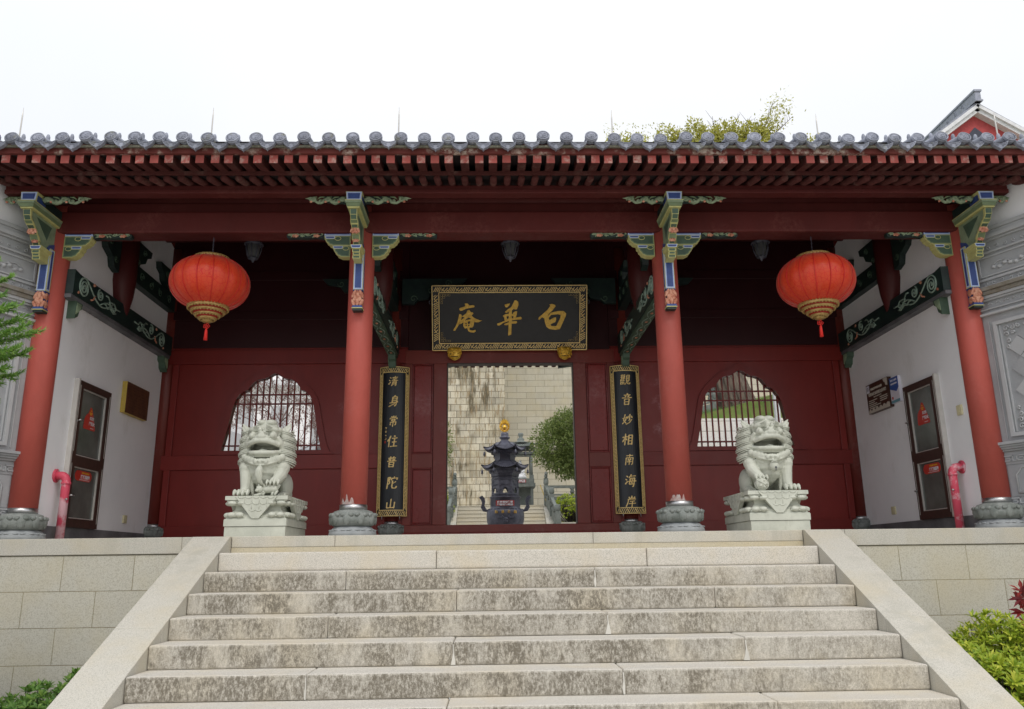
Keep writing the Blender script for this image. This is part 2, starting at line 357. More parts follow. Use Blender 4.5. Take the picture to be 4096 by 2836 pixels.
def dup(o, loc=None, parent=None, scale=None, label=None):
    c = o.copy(); C.objects.link(c); c.parent = parent if parent else None
    if loc is not None: c.location = loc
    if scale: c.scale = scale
    if label: c['label'] = label
    for k in kids(o): dup(k, None, c)
    return c
XZ = lambda a, b, t: (a, t, b)         # outline in X-Z, thickness along Y
YZ = lambda a, b, t: (t, a, b)
XY = lambda a, b, t: (a, b, t)
def spiral(cx, cz, r, turns, a0=0, d=1, n=40, r_end=.12):
    return [(cx+cos(a0+d*2*pi*turns*i/n)*r*(1-(1-r_end)*i/n), cz+sin(a0+d*2*pi*turns*i/n)*r*(1-(1-r_end)*i/n)) for i in range(n+1)]
def shrink(poly, d):
    """simple inward offset of an anticlockwise/clockwise outline"""
    n = len(poly); A = sum(poly[i][0]*poly[(i+1) % n][1]-poly[(i+1) % n][0]*poly[i][1] for i in range(n)); sg = 1 if A > 0 else -1; out = []
    for i in range(n):
        p0, p1, p2 = Vector(poly[i-1]), Vector(poly[i]), Vector(poly[(i+1) % n])
        e1 = (p1-p0).normalized(); e2 = (p2-p1).normalized(); n1 = Vector((-e1.y, e1.x))*sg; n2 = Vector((-e2.y, e2.x))*sg
        b = n1+n2; b = b/max(.35, b.dot(b)/2) if b.length > 1e-6 else n1
        out.append(tuple(p1+b*d))
    return out
# ================================================================== GATE HALL
DW = 2.6                                  # plane of the red rear wall
W1, W2 = 1.541, 4.605
gate = thing('gate_hall', (0, 0, 0), 'red timbered entrance hall with grey tiled roof at the top of the stone stairs', 'building')
# ---- columns
def leafring(mb, r, z, n, h, mi=0, ph=0):
    for k in range(n):
        a = 2*pi*k/n+ph; c = Vector((cos(a)*r, sin(a)*r, z)); R = Matrix.Rotation(a, 3, 'Z')
        mb.ell(c, (.018, .045*r/.2, h/2), R, 8, mi)
        for s in (-1, 1): mb.ell(c+R @ Vector((.004, s*.035*r/.2, h*.28)), (.016, .03*r/.2, h*.16), R, 6, mi)
def column(x, y, r, ztop, zb, k, big=True):
    mb = MB(); mb.lathe([(r, zb+.05), (r, ztop)], (x, y, 0), 40)
    o = mb.build('column', 'red_column' if big else 'red_door', gate, label='round red lacquered column')
    b = MB()
    b.lathe([(.19*k, 0), (.225*k, .0), (.215*k, .05), (.18*k, .085), (.165*k, .095)], (x, y, 0), 40, 1)
    b.lathe([(.165*k, .095), (.19*k, .105), (.213*k, .135), (.217*k, .165), (.205*k, .205), (.175*k, .235), (.14*k, zb)], (x, y, 0), 40, 0)
    t = MB(); leafring(t, .205*k, .165, 10, .12, 0, .2); leafring(t, .20*k, .045, 10, .05, 1, .5)
    b.v += [(a+x, c+y, d) for a, c, d in t.v] if False else []
    n0 = len(b.v); b.v += [(p[0]+x, p[1]+y, p[2]) for p in t.v]
    for f, m_, s_ in zip(t.f, t.m, t.s): b.f.append(tuple(i+n0 for i in f)); b.m.append(m_); b.s.append(s_)
    b.build('column_base', ['base_stone', 'base_stone_light'], o)
    MB().lathe([(r+.004, zb), (r+.004, zb+.05)], (x, y, 0), 40).build('metal_band', 'steel_band', o)
    return o
for sx in (-W2, -W1, W1, W2):
    o = column(sx, 0, .125, 3.30, .246, 1)
for sx in (-4.465, -1.50, 1.515, 4.465): column(sx, 2.66, .105, 3.9, .216, .86, False)
# peeled white patches at the foot of the two middle columns
for sx, sd_ in ((-W1, 3), (W1, 5)):
    rnd = random.Random(sd_); mb = MB(); top = []
    n = 22
    for i in range(n+1):
        a = -pi/2-.95+1.2*i/n; top.append((a, .30+(abs(sin(i*.45+sd_))*.05+rnd.uniform(0, .012)+(.03 if i in (10, 11) else 0))*(1 if 1 < i < n-1 else .1)))
    vs = []
    for a, z in top: vs += [(sx+cos(a)*.1262, sin(a)*.1262, .296), (sx+cos(a)*.1262, sin(a)*.1262, z)]
    mb.add(vs, [(2*i, 2*i+2, 2*i+3, 2*i+1) for i in range(n)]); mb.build('peeled_patch', 'bare_patch', gate)
# ---- long beams over the columns
MB().box(-4.72, 4.72, -.12, .12, 3.0, 3.233).build('front_beam', 'red_beam', gate, .02)
MB().box(-4.72, 4.72, -.085, .085, 3.235, 3.33).build('tie_board', 'red_beam', gate)
MB().cyl((-4.8, 0, 3.395), (4.8, 0, 3.395), .085, n=24).build('purlin', 'red_beam', gate)
MB().box(-4.87, 4.87, -.56, -.44, 3.219, 3.262).box(-4.87, 4.87, -.545, -.455, 3.262, 3.31).build('eave_beam', 'red_beam', gate, .008)
for y, z in ((1.3, 3.70), (2.3, 3.98)): MB().cyl((-4.6, y, z), (4.6, y, z), .09).build('purlin', 'red_beam', gate)
# ---- rafters
fl = MB(); a = radians(10.5)
def slope_box(mb, x0, x1, y0, y1, z0, h, ang, mi=0, mend=None):
    t = math.tan(ang); vs = [(x, y, z0+(y-y0)*t+dz) for x in (x0, x1) for y in (y0, y1) for dz in (0, h)]
    b = len(mb.v); mb.add(vs, [(0, 1, 3, 2), (4, 6, 7, 5), (0, 4, 5, 1), (2, 3, 7, 6), (0, 2, 6, 4), (1, 5, 7, 3)], mi)
    if mend is not None: mb.m[-4] = mend
slope_box(fl, -.0375, .0375, -1.05, -.35, 3.281, .077, a, 0, 1)
me_f = fl.mesh('flying_rafter', ['red_rafter', 'red_end'])
rd = MB(); rd.cyl((0, -.765, 3.272), (0, 2.3, 3.272+3.065*math.tan(radians(15))), .033, n=12)
me_r = rd.mesh('round_rafter', ['red_rafter'])
n = 47; rr = random.Random(3)
for i in range(-n, n+1):
    x = .055+i*.1326
    for nm, me, j in (('flying_rafter', me_f, .010), ('round_rafter', me_r, .004)):
        o = bpy.data.objects.new(nm, me); C.objects.link(o); o.parent = gate; o.location = (x*(1 if nm[0] == 'f' else 1.0)+rr.uniform(-j, j), 0, rr.uniform(-.003, .003))
xe = 6.35
# boards over the rafters, the fascia and the closing strip
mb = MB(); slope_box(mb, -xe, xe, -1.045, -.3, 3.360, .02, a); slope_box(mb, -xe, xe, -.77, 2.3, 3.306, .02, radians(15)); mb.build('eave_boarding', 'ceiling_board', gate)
MB().box(-xe, xe, -1.085, -1.045, 3.3585, 3.449).build('fascia_board', 'red_fascia', gate, .004)
MB().box(-xe, xe, -.785, -.765, 3.300, 3.337).build('closing_strip', 'red_rafter', gate)
MB().box(-xe, xe, -1.08, -1.0, 3.4495, 3.478).build('tile_bed', 'dark_board', gate)
# ---- roof
prof = [(-1.12, 3.452), (-.4, 3.60), (.6, 3.86), (1.5, 4.22), (2.3, 4.62)]
top = prof+[(4.6-y, z) for y, z in prof[::-1][1:]]
top = [(y, z-.030) for y, z in top]; bot = [(y, z-.02) for y, z in top[::-1]]
roof = MB().prism([(y, z) for y, z in top]+bot, YZ, -xe, xe).build('roof', 'roof_mortar', gate)
def zr(y): 
    y = y if y < 2.3 else 4.6-y
    for (a0, z0), (a1, z1) in zip(prof, prof[1:]):
        if a0 <= y <= a1: return z0+(z1-z0)*(y-a0)/(a1-a0)
    return prof[0][1]
tt = MB(); pth = [(0, y, zr(y)+.026) for y in (-1.13, -.8, -.4, .1, .6, 1.1, 1.5, 2.0, 2.3)]
tt.tube(pth, .050, 12)
me_t = tt.mesh('tile_row', ['roof_tile'])
td = MB()
td.tube([(0, -1.150, 3.482), (0, -1.128, 3.484)], .057, 24)
td.tube([(cos(q)*.050, -1.153, 3.482+sin(q)*.050) for q in [2*pi*i/20 for i in range(21)]], .0055, 6)
td.tube([(cos(q)*.040, -1.151, 3.482+sin(q)*.040) for q in [2*pi*i/20 for i in range(21)]], .0018, 4)
rn = random.Random(5)
for i in range(4): # dragon-like relief
    cx, cz = rn.uniform(-.016, .016), rn.uniform(-.018, .018)
    td.tube([(x, -1.152, 3.482+z) for x, z in spiral(cx, cz, .017, 1.1, rn.uniform(0, 6), rn.choice((-1, 1)), 12)], .0032, 5)
td.tube([(-.028+.007*i, -1.152, 3.482-.028+.006*sin(i*1.3)) for i in range(9)], .003, 5)
td.tube([(-.026+.0065*i, -1.152, 3.482+.024+.005*sin(i*1.1+1)) for i in range(9)], .003, 5)
me_n_ = MB().ell((0, -.985, 3.575), (.018, .018, .04), None, 10).mesh('nail_cap', ['roof_tile'])
_c = Vector((0, -1.13, 3.482)); _R = Matrix.Rotation(radians(-20), 3, 'X'); td.v = [tuple(_c+_R @ ((Vector(v)-_c)*1.04)) for v in td.v]
me_d = td.mesh('tile_disc', ['roof_tile'])
dp = MB(); W_ = .083
half = [(-W_, .012), (-.066, -.004), (-.045, -.015), (-.02, -.021), (0, -.022)]
topl = half+[(-x, z) for x, z in half[::-1][1:]]
botl = [(.074, -.018), (.060, -.043), (.046, -.055), (.034, -.066), (.020, -.072), (.008, -.079), (0, -.094), (-.008, -.079), (-.020, -.072), (-.034, -.066), (-.046, -.055), (-.060, -.043), (-.074, -.018)]
poly = [(x, z+3.452) for x, z in topl+botl]
dp.prism(poly, XZ, -1.150, -1.120)
rim = [(x, -1.153, z) for x, z in shrink(poly, .005)]; dp.tube(rim+[rim[0]], .0035, 5)
for sx in (-1, 1):
    dp.tube([(sx*x, -1.152, 3.452-.045+z) for x, z in spiral(.026, 0, .013, 1.2, .4, 1, 12)], .0028, 5)
    dp.tube([(sx*(.012+.006*i), -1.152, 3.452-.033+.004*sin(i)) for i in range(8)], .0025, 5)
me_p = dp.mesh('drip_tile', ['roof_tile'])
x0 = -.185; rr = random.Random(9)
for i in range(-28, 31):
    x = x0+i*.2155+.0; j = rr.uniform(-.006, .006); jz = rr.uniform(-.008, .009)+.006*sin(i*.7)
    for nm, me in (('tile_row', me_t), ('tile_disc', me_d), ('nail_cap', me_n_)):
        o = bpy.data.objects.new(nm, me); C.objects.link(o); o.parent = roof; o.location = (x+j, 0, jz)
        if nm == 'tile_disc': o.rotation_euler = (rr.uniform(-.004, .004), 0, rr.uniform(-.004, .004))
    o = bpy.data.objects.new('drip_tile', me_p); C.objects.link(o); o.parent = roof; o.location = (x+.1077+rr.uniform(-.006, .006), rr.uniform(-.006, .006), rr.uniform(-.010, .007)+.006*sin(i*.7))
MB().box(-xe, xe, 2.2, 2.4, 4.56, 4.72).build('roof_ridge', 'roof_tile', roof)
# rear eave seen through the doorway
rb = MB()
for i in range(-18, 19): slope_box(rb, i*.135-.035, i*.135+.035, 4.9, 5.42, 2.985, .07, radians(-8))
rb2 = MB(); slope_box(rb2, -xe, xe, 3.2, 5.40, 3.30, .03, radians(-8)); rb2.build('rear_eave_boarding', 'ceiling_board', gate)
rb.build('rear_rafters', 'red_rafter', gate)
MB().box(-4.7, 4.7, 4.5, 4.7, 2.98, 3.16).build('rear_beam', 'red_beam', gate)
for sx in (-1, 1):
    q_ = (-1.1, -.72) if sx < 0 else (.82, 1.2); MB().prism([(q_[0], 2.95), (q_[1], 2.95), (q_[1], 2.80 if sx > 0 else 2.78), ((q_[0]+q_[1])/2, 2.745), (q_[0], 2.72)], XZ, 4.62, 4.72).build('rear_brace', 'paint_darkgreen', gate)
    MB().cyl((sx*1.5, 4.6, 0), (sx*1.5, 4.6, 3.1), .12).build('rear_column', 'red_column', gate)
    MB().cyl((sx*4.58, 4.6, 0), (sx*4.58, 4.6, 3.1), .12).build('rear_column', 'red_column', gate)
# ---- white side walls
for sx in (-1, 1):
    p = [(.02, .15), (4.7, .15), (4.7, 3.2), (2.3, 4.0), (-.02, 3.36), (.02, 3.2)]
    o = MB().prism(p, YZ, sx*4.5, sx*4.72).build('side_wall', 'plaster_white', gate, label='white plastered end wall of the porch')
    MB().box(sx*4.485, sx*4.72, .04, 4.7, 0, .1495).build('skirting', 'skirting', o, .003)
# ---- red rear wall with two ogee windows and the doorway
half = [(0, 2.178), (.04, 2.160), (.085, 2.128), (.135, 2.103), (.165, 2.098), (.22, 2.088), (.275, 2.055), (.32, 1.995), (.345, 1.950), (.385, 1.940), (.44, 1.900), (.485, 1.835), (.510, 1.76), (.528, 1.68), (.548, 1.56), (.575, 1.42), (.605, 1.29), (.632, 1.17)]
def ogee(cx, k=0):
    h = half
    if k: h = [(0, 2.298), (.025, 2.275), (.07, 2.238), (.14, 2.195), (.24, 2.16), (.33, 2.10), (.41, 2.03), (.49, 1.95), (.55, 1.86), (.585, 1.76), (.61, 1.64), (.64, 1.50), (.67, 1.36), (.705, 1.23), (.745, 1.15), (.80, 1.118)]
    return [(cx+x, z) for x, z in h]+[(cx-x, z) for x, z in h[::-1][:-1]]
wall = MB()
WC = 3.043
door = [(-.812, .217), (.834, .217), (.834, 2.284), (-.812, 2.284)]
wall.fill([[(-4.62, 0), (4.62, 0), (4.62, 4.44), (-4.62, 4.44)], ogee(-WC), ogee(WC), door], XZ, DW, DW+.07)
rear = wall.build('rear_wall', 'red_wall', gate)
def rbox(x0, x1, z0, z1, d=.025, m='red_wall', nm='moulding', bev=.005, par=None): return MB().box(x0, x1, DW-d, DW-.001, z0, z1).build(nm, m, par or gate, bev)
for sx in (-1, 1):
    xa, xb = (-4.5, -1.33) if sx < 0 else (1.33, 4.5)
    rbox(xa, xb, 0.0, .235, .03, nm='bottom_rail'); rbox(xa, xb, .93, 1.112, .03, nm='middle_rail'); rbox(xa, xb, 2.30, 2.487, .035, nm='top_rail'); rbox(xa, xb, 2.52, 4.42, .02, 'red_upper_shade', nm='upper_board')
    rbox(xa, xb, 2.90, 3.02, .035, 'red_upper_shade', nm='upper_rail'); rbox(xa, xb, 3.45, 3.58, .035, 'red_upper_shade', nm='upper_rail')
    e0, e1 = (-4.37, -4.29) if sx < 0 else (4.29, 4.37)
    rbox(e0, e1, .235, .93, .03, nm='stile'); rbox(e0, e1, 1.112, 2.30, .03, nm='stile')
    cx = sx*WC
    wd = MB(); wd.fill([ogee(cx, 1), ogee(cx)], XZ, DW-.028, DW+.085); wo = wd.build('window', 'red_wall', gate, .004, label='ogee arched window opening with a red lattice')
    lt = MB(); hh = ogee(cx)
    def zlim(x):
        x = abs(x-cx)
        if x > .63: return 1.17
        for (a0, z0), (a1, z1) in zip(half, half[1:]):
            if a0 <= x <= a1: return z0+(z1-z0)*(x-a0)/max(1e-6, a1-a0)
        return 1.17
    def xlim(z):
        for (a0, z0), (a1, z1) in zip(half, half[1:]):
            if z1 <= z <= z0: return a0+(a1-a0)*(z0-z)/max(1e-6, z0-z1)
        return .63
    for i in range(-7, 8):
        x = cx+i*.0797+.004; lt.box(x-.0085, x+.0085, DW+.03, DW+.055, 1.17, zlim(x))
    for z in (1.902, 1.780, 1.238): lt.box(cx-xlim(z), cx+xlim(z), DW+.026, DW+.059, z-.009, z+.009)
    lt.build('lattice', 'red_wall', wo)
# doorway joinery
rbox(-1.36, 1.38, 0, .12, .045, 'red_panel', 'door_sill'); rbox(-1.36, 1.38, .1205, .216, .035, 'red_door', 'door_sill')
rbox(-1.36, 1.38, 2.286, 2.47, .04, 'red_door', 'door_lintel'); rbox(-1.329, 1.329, 2.475, 4.42, .02, 'red_upper_shade', 'upper_board')
for sx, a0, a1, b0, b1 in ((-1, -.985, -.813, -1.262, -.993), (1, .835, 1.0, 1.008, 1.283)):
    rbox(a0, a1, .2165, 2.2855, .04, 'red_door', 'door_jamb'); 
    q0, q1 = (b0-.1, b0) if sx < 0 else (b1, b1+.1)
    rbox(q0, q1, .2165, 2.2855, .035, 'red_door', 'door_jamb'); rbox(b0, b1, .925, 1.108, .033, 'red_door', 'middle_rail')
    for z0, z1 in ((.222, .924), (1.109, 2.283)):
        MB().box(b0+.022, b1-.022, DW-.014, DW-.001, z0+.02, z1-.02).build('door_panel', 'red_panel', gate, .008)
        fr = MB()
        for e in ((b0+.002, b0+.016, z0, z1), (b1-.016, b1-.002, z0, z1), (b0+.016, b1-.016, z0, z0+.014), (b0+.016, b1-.016, z1-.014, z1)): fr.box(e[0], e[1], DW-.030, DW-.001, e[2], e[3])
        fr.build('panel_moulding', 'red_panel', gate, .003)
# thin edging round the opening
ed = MB(); y0 = DW-.046
for e in ((-.815, -.805, .217, 2.287), (.827, .837, .217, 2.287), (-.815, .837, 2.281, 2.291)): ed.box(e[0], e[1], y0, DW+.1, e[2], e[3])
ed.build('door_edging', 'wood_dark', gate)
# ---- painted joinery of the columns
def layered(mb, poly, y, mats, ins=(.010, .022), th=.05, lift=.002):
    """outline plate whose face carries nested coloured fields; y = front face"""
    mb.prism(poly, XZ, y, y+th, mats[0])
    for i, (d, m_) in enumerate(zip(ins, mats[1:])): mb.prism(shrink(poly, d), XZ, y-lift*(i+1), y, m_)
PM = ['paint_yellow', 'paint_green', 'paint_paleblue', 'paint_blue', 'paint_sage', 'paint_pink', 'paint_green_mid', 'paint_cream', 'paint_darkgreen']
YE, GR, PB, BL, SG, PK, GM, CM, DG = range(9)
def lotus(mb, cx, y, cz, w, h, mi=PK, up=1):
    for k in (-1, 1): mb.ell((cx+k*w*.34, y, cz+up*h*.08), (w*.17, .010, h*.46), Matrix.Rotation(-k*.45*up, 3, 'Y'), 8, mi)
    mb.ell((cx, y-.004, cz), (w*.2, .014, h*.46), None, 8, mi)
    for k in (-1, 1): mb.ell((cx+k*w*.2, y-.006, cz-up*h*.28), (w*.22, .012, h*.24), None, 8, mi)
def sprig(mb, x0, x1, z0, z1, y, rnd, leaf=SG, flower=PK, n=6):
    L = x1-x0
    pts = [(x0+L*i/14, y-.008, (z0+z1)/2+(z1-z0)*.22*sin(i*1.35)) for i in range(15)]
    mb.tube(pts, .005, 5, leaf)
    for i in range(n):
        x = x0+L*(i+.5)/n; zc = (z0+z1)/2+(z1-z0)*.18*(1 if i % 2 else -1)
        for k in range(3):
            mb.ell((x+rnd.uniform(-.02, .02), y-.008, zc+rnd.uniform(-.012, .012)), (.020, .008, .008), Matrix.Rotation(rnd.uniform(-1.2, 1.2), 3, 'Y'), 8, leaf)
    for q in (.22, .82):
        x = x0+L*q; zc = z0+(z1-z0)*.28
        for k in range(5): mb.ell((x+cos(k*1.26)*.022, y-.012, zc+sin(k*1.26)*.010), (.014, .008, .010), None, 8, flower)
        mb.ell((x, y-.016, zc), .009, None, 6, flower)
def brace(cx, s, mirror_ok=True, x_in=.11, y=-.085):
    """stepped cloud brace under the beam; s = direction away from the column"""
    mb = MB(); f = lambda pts: [(cx+s*a, b) for a, b in pts]
    z0 = 3.028
    layered(mb, f([(x_in, z0), (.375, z0), (.375, z0-.050), (x_in, z0-.050)]), y, (PB, BL), (.014,), .09)
    up_ = [(x_in, z0-.050), (.375, z0-.050), (.372, z0-.085), (.358, z0-.100), (.352, z0-.118), (.335, z0-.128), (.322, z0-.146), (.300, z0-.150), (.288, z0-.157), (x_in, z0-.157)]
    lo_ = [(x_in, z0-.157), (.288, z0-.157), (.284, z0-.190), (.270, z0-.202), (.266, z0-.222), (.250, z0-.236), (.238, z0-.258), (.215, z0-.268), (.195, z0-.278), (x_in, z0-.280)]
    layered(mb, f(up_), y, (YE, GM, GR), (.0055, .016), .09); layered(mb, f(lo_), y, (YE, GM, GR), (.0055, .016), .09)
    for bx, bz in ((.315, z0-.054), (.232, z0-.160)):
        layered(mb, f([(bx-.055, bz), (bx+.055, bz), (bx+.045, bz-.034), (bx-.045, bz-.034)]), y-.006, (YE, PB, BL), (.004, .011), .012)
        mb.tube([(cx+s*(bx-.078+.030*cos(q)), y-.004, bz-.028+.020*sin(q)) for q in [2*pi*i/14 for i in range(15)]], .004, 5, YE)
        mb.prism([(cx+s*(bx-.078+.026*cos(q)), bz-.028+.017*sin(q)) for q in [2*pi*i/12 for i in range(12)]], XZ, y-.007, y, GR)
    # carved floral tip
    rnd = random.Random(int(abs(cx)*100)+(s > 0))
    mb.prism(f([(.377, z0), (.76, z0), (.755, z0-.06), (.74, z0-.070), (.66, z0-.064), (.55, z0-.070), (.46, z0-.058), (.385, z0-.075)]), XZ, y+.01, y+.07, DG)
    mb.prism(f([(.377, z0+.001), (.765, z0+.001), (.765, z0-.006), (.377, z0-.006)]), XZ, y-.004, y+.08, CM)
    x_a, x_b = sorted((cx+s*.39, cx+s*.745)); sprig(mb, x_a, x_b, z0-.068, z0-.010, y+.008, rnd)
    mb.tube([(cx+s*a_, y+.03, z0-.012) for a_ in (.755, .775, .80, .825)], [.010, .014, .009, .002], 8, SG)
    mb.build('carved_brace', PM, gate, label='stepped green and blue painted brace with a carved floral tip')
for cx in (-W1, W1):
    for s in (-1, 1): brace(cx, s)
brace(-W2, 1, x_in=.10); brace(W2, -1, x_in=.10)
def bracket(cx):
    mb = MB(); z0 = 3.217
    # blue cap block below the eave beam
    layered(mb, [(cx-.078, z0), (cx+.078, z0), (cx+.070, 3.125), (cx-.070, 3.125)], -.60, (YE, PB, BL), (.004, .018), .13)
    for s in (-1, 1): mb.prism([(-.585, z0-.002), (-.44, z0-.002), (-.44, 3.12), (-.585, 3.128)], YZ, cx+s*.0755, cx+s*.070, BL)
    mb.box(cx-.07, cx+.07, -.47, -.13, 3.10, 3.215, DG)
    # cornice arm running back to the column
    for k, (zt, zb, hw, y0, m_) in enumerate(((3.118, 3.092, .079, -.632, SG), (3.092, 3.058, .070, -.622, GM), (3.058, 3.044, .060, -.612, YE))):
        mb.prism([(cx-hw, zt), (cx+hw, zt), (cx+hw-.006, zb), (cx-hw+.006, zb)], XZ, y0, -.11, m_)
    mb.box(cx-.0795, cx+.0795, -.634, -.11, 3.113, 3.119, YE)
    # side web with dark triangular recess
    web = [(-.585, 3.044), (-.12, 3.044), (-.12, 2.80), (-.20, 2.76), (-.33, 2.76), (-.36, 2.83), (-.43, 2.90), (-.53, 2.97), (-.57, 3.01)]
    mb.prism(web, YZ, cx-.026, cx+.026, SG)
    for s in (-1, 1):
        mb.prism([(-.47, 3.015), (-.20, 3.015), (-.22, 2.97), (-.26, 2.86)], YZ, cx+s*.026, cx+s*.0285, GR)
        mb.prism([(-.12, 2.87), (-.21, 2.83), (-.235, 2.80), (-.25, 2.70), (-.12, 2.70)], YZ, cx+s*.0265, cx+s*.0335, BL)
    # scrolled front rib
    rib = [(-.598, 3.040), (-.590, 2.985), (-.560, 2.945), (-.515, 2.915), (-.475, 2.885), (-.440, 2.845), (-.405, 2.80), (-.375, 2.762)]
    for (ya, za), (yb, zb), w_ in zip(rib, rib[1:], (.034, .031, .036, .032, .034, .038, .030)):
        mb.prism([(ya, za), (yb, zb), (yb+.03, zb), (ya+.03, za)], YZ, cx-w_, cx+w_, YE)
        mb.prism([(ya-.0035, za-.004), (yb-.0035, zb+.004), (yb+.002, zb+.004), (ya+.002, za-.004)], YZ, cx-w_+.005, cx+w_-.005, GR if w_ < .036 else GM)
    lotus(mb, cx, -.475, 2.872, .085, .075); lotus(mb, cx, -.405, 2.795, .06, .04)
    # capital block and small green pendant
    layered(mb, [(cx-.056, 2.762), (cx+.056, 2.762), (cx+.050, 2.735), (cx+.040, 2.722), (cx-.040, 2.722), (cx-.050, 2.735)], -.385, (YE, PB, BL), (.005, .011), .20)
    for i, (zt, zb, hw, y0) in enumerate(((2.722, 2.69, .038, -.37), (2.69, 2.662, .034, -.36), (2.662, 2.632, .038, -.35))):
        mb.box(cx-hw, cx+hw, y0, -.20, zb, zt, YE); mb.box(cx-hw+.009, cx+hw-.009, y0-.003, y0, zb+.006, zt-.006, GR)
    # hanging post
    def face(y, zt, zb): layered(mb, [(cx-.047, zt), (cx+.047, zt), (cx+.047, zb), (cx-.047, zb)], y, (YE, PB, BL), (.005, .017), .075)
    face(-.20, 2.80, 2.365)
    for s in (-1, 1):
        mb.prism([(-.188, 2.79), (-.137, 2.79), (-.137, 2.375), (-.188, 2.375)], YZ, cx+s*.047, cx+s*.0485, PB); mb.prism([(-.178, 2.78), (-.147, 2.78), (-.147, 2.39), (-.178, 2.39)], YZ, cx+s*.0485, cx+s*.0495, BL)
    mb.box(cx-.048, cx+.048, -.20, -.115, 2.355, 2.365, BL)
    mb.box(cx-.040, cx+.040, -.195, -.115, 2.20, 2.355, BL)
    lotus(mb, cx, -.203, 2.312, .105, .10); lotus(mb, cx, -.205, 2.235, .115, .085, up=-1)
    for s in (-1, 1):
        for zc in (2.315, 2.235): mb.ell((cx+s*.044, -.16, zc), (.010, .035, .040), None, 8, PK)
    mb.prism([(cx-.044, 2.200), (cx+.044, 2.200), (cx+.052, 2.178), (cx-.052, 2.178)], XZ, -.212, -.11, BL); mb.box(cx-.053, cx+.053, -.213, -.11, 2.170, 2.178, YE); mb.box(cx-.046, cx+.046, -.205, -.11, 2.150, 2.170, DG)
    o = mb.build('eave_bracket', PM, gate, label='tall painted bracket with blue hanging post and lotus foot')
    # carved leafy wings left and right under the eave beam
    for s in (-1, 1):
        if abs(cx) > 3 and s*cx > 0: L = .26
        else: L = .50 if s > 0 else .45
        L0 = .085; wg = MB(); f = lambda a_, b_: (cx+s*a_, b_)
        pts = [(cx+s*(L0+(L-L0)*i/16), -.50, 3.165+.022*sin(i*.95)) for i in range(17)]
        wg.tube(pts, [.024-.0008*i for i in range(17)], 8, SG)
        rnd = random.Random(int(cx*10)+s)
        for i in range(5):
            xx = L0+(L-L0)*(i+.5)/5.2
            wg.tube([(cx+s*x_, -.515, z_) for x_, z_ in spiral(xx, 3.182-.014*(i % 2)*1.6, .030, .85, 2.6*(i % 2), 1 if i % 2 else -1, 12)], [.012]*13, 6, SG)
            wg.tube([(cx+s*(xx-.03), -.505, 3.205), (cx+s*(xx+.01), -.51, 3.198), (cx+s*(xx+.04), -.505, 3.178)], [.006, .009, .003], 6, GM)
        for q in (.2, .55, .93): wg.ell((cx+s*(L0+(L-L0)*q), -.52, 3.148), (.014, .010, .012), None, 8, PK)
        wg.prism([f(L0, 3.212), f(L*.72, 3.212), f(L*.60, 3.150), f(L0, 3.140)], XZ, -.50, -.47, DG)
        wg.tube([(cx+s*(L-.06), -.50, 3.178), (cx+s*(L-.02), -.505, 3.192), (cx+s*(L+.035), -.50, 3.190)], [.014, .014, .003], 8, SG)
        wg.build('carved_wing', PM, o)
for cx in (-W2, -W1, W1, W2): bracket(cx)
# ---- carved green cross beams between front and rear columns
def scrolls(mb, x, s, mi=1, mf=2):
    """scrollwork raised on the face at x, facing s; a=Y, b=Z"""
    P = lambda a_, b_, d=0: (x+s*(.004+d), a_, b_)
    def T(pts, r=.009, m_=mi): mb.tube([P(a_, b_) for a_, b_ in pts], r, 5, m_)
    T(spiral(.20, 2.530, .108, 2.6, .5, 1, 50), .010); T(spiral(2.20, 2.525, .095, 2.4, 2.6, -1, 44), .009)
    for c, d in ((.55, 1), (1.87, -1)):
        T(spiral(c, 2.565, .065, 1.8, 2, d, 34)); T([(c-d*.26+d*.55*i/12, 2.60-.15*sin(i/12*pi*.9)) for i in range(13)]); T([(c+d*(.02+.34*i/12), 2.47+.06*sin(i/12*pi)) for i in range(13)])
        T([(c+d*(.12+.05*i), 2.60-.012*i+.018*sin(i*2.1)) for i in range(8)]); T([(c+d*(.08+.05*i), 2.50-.006*i+.014*sin(i*2.4)) for i in range(7)])
        T([(c+d*(.20+.03*i), 2.56-.026*i) for i in range(5)]); T(spiral(c+d*.33, 2.50, .035, 1.2, 0, d, 16), .006)
        T([(c-d*.19, 2.45), (c-d*.14, 2.47), (c-d*.12, 2.52)], .010, mf); T(spiral(c-d*.15, 2.62, .022, 1, 0, d, 10), .007, mf)
    T(spiral(.10, 2.445, .018, 1, 0, 1, 8), .006, mf); T(spiral(2.27, 2.435, .018, 1, 0, 1, 8), .006, mf)
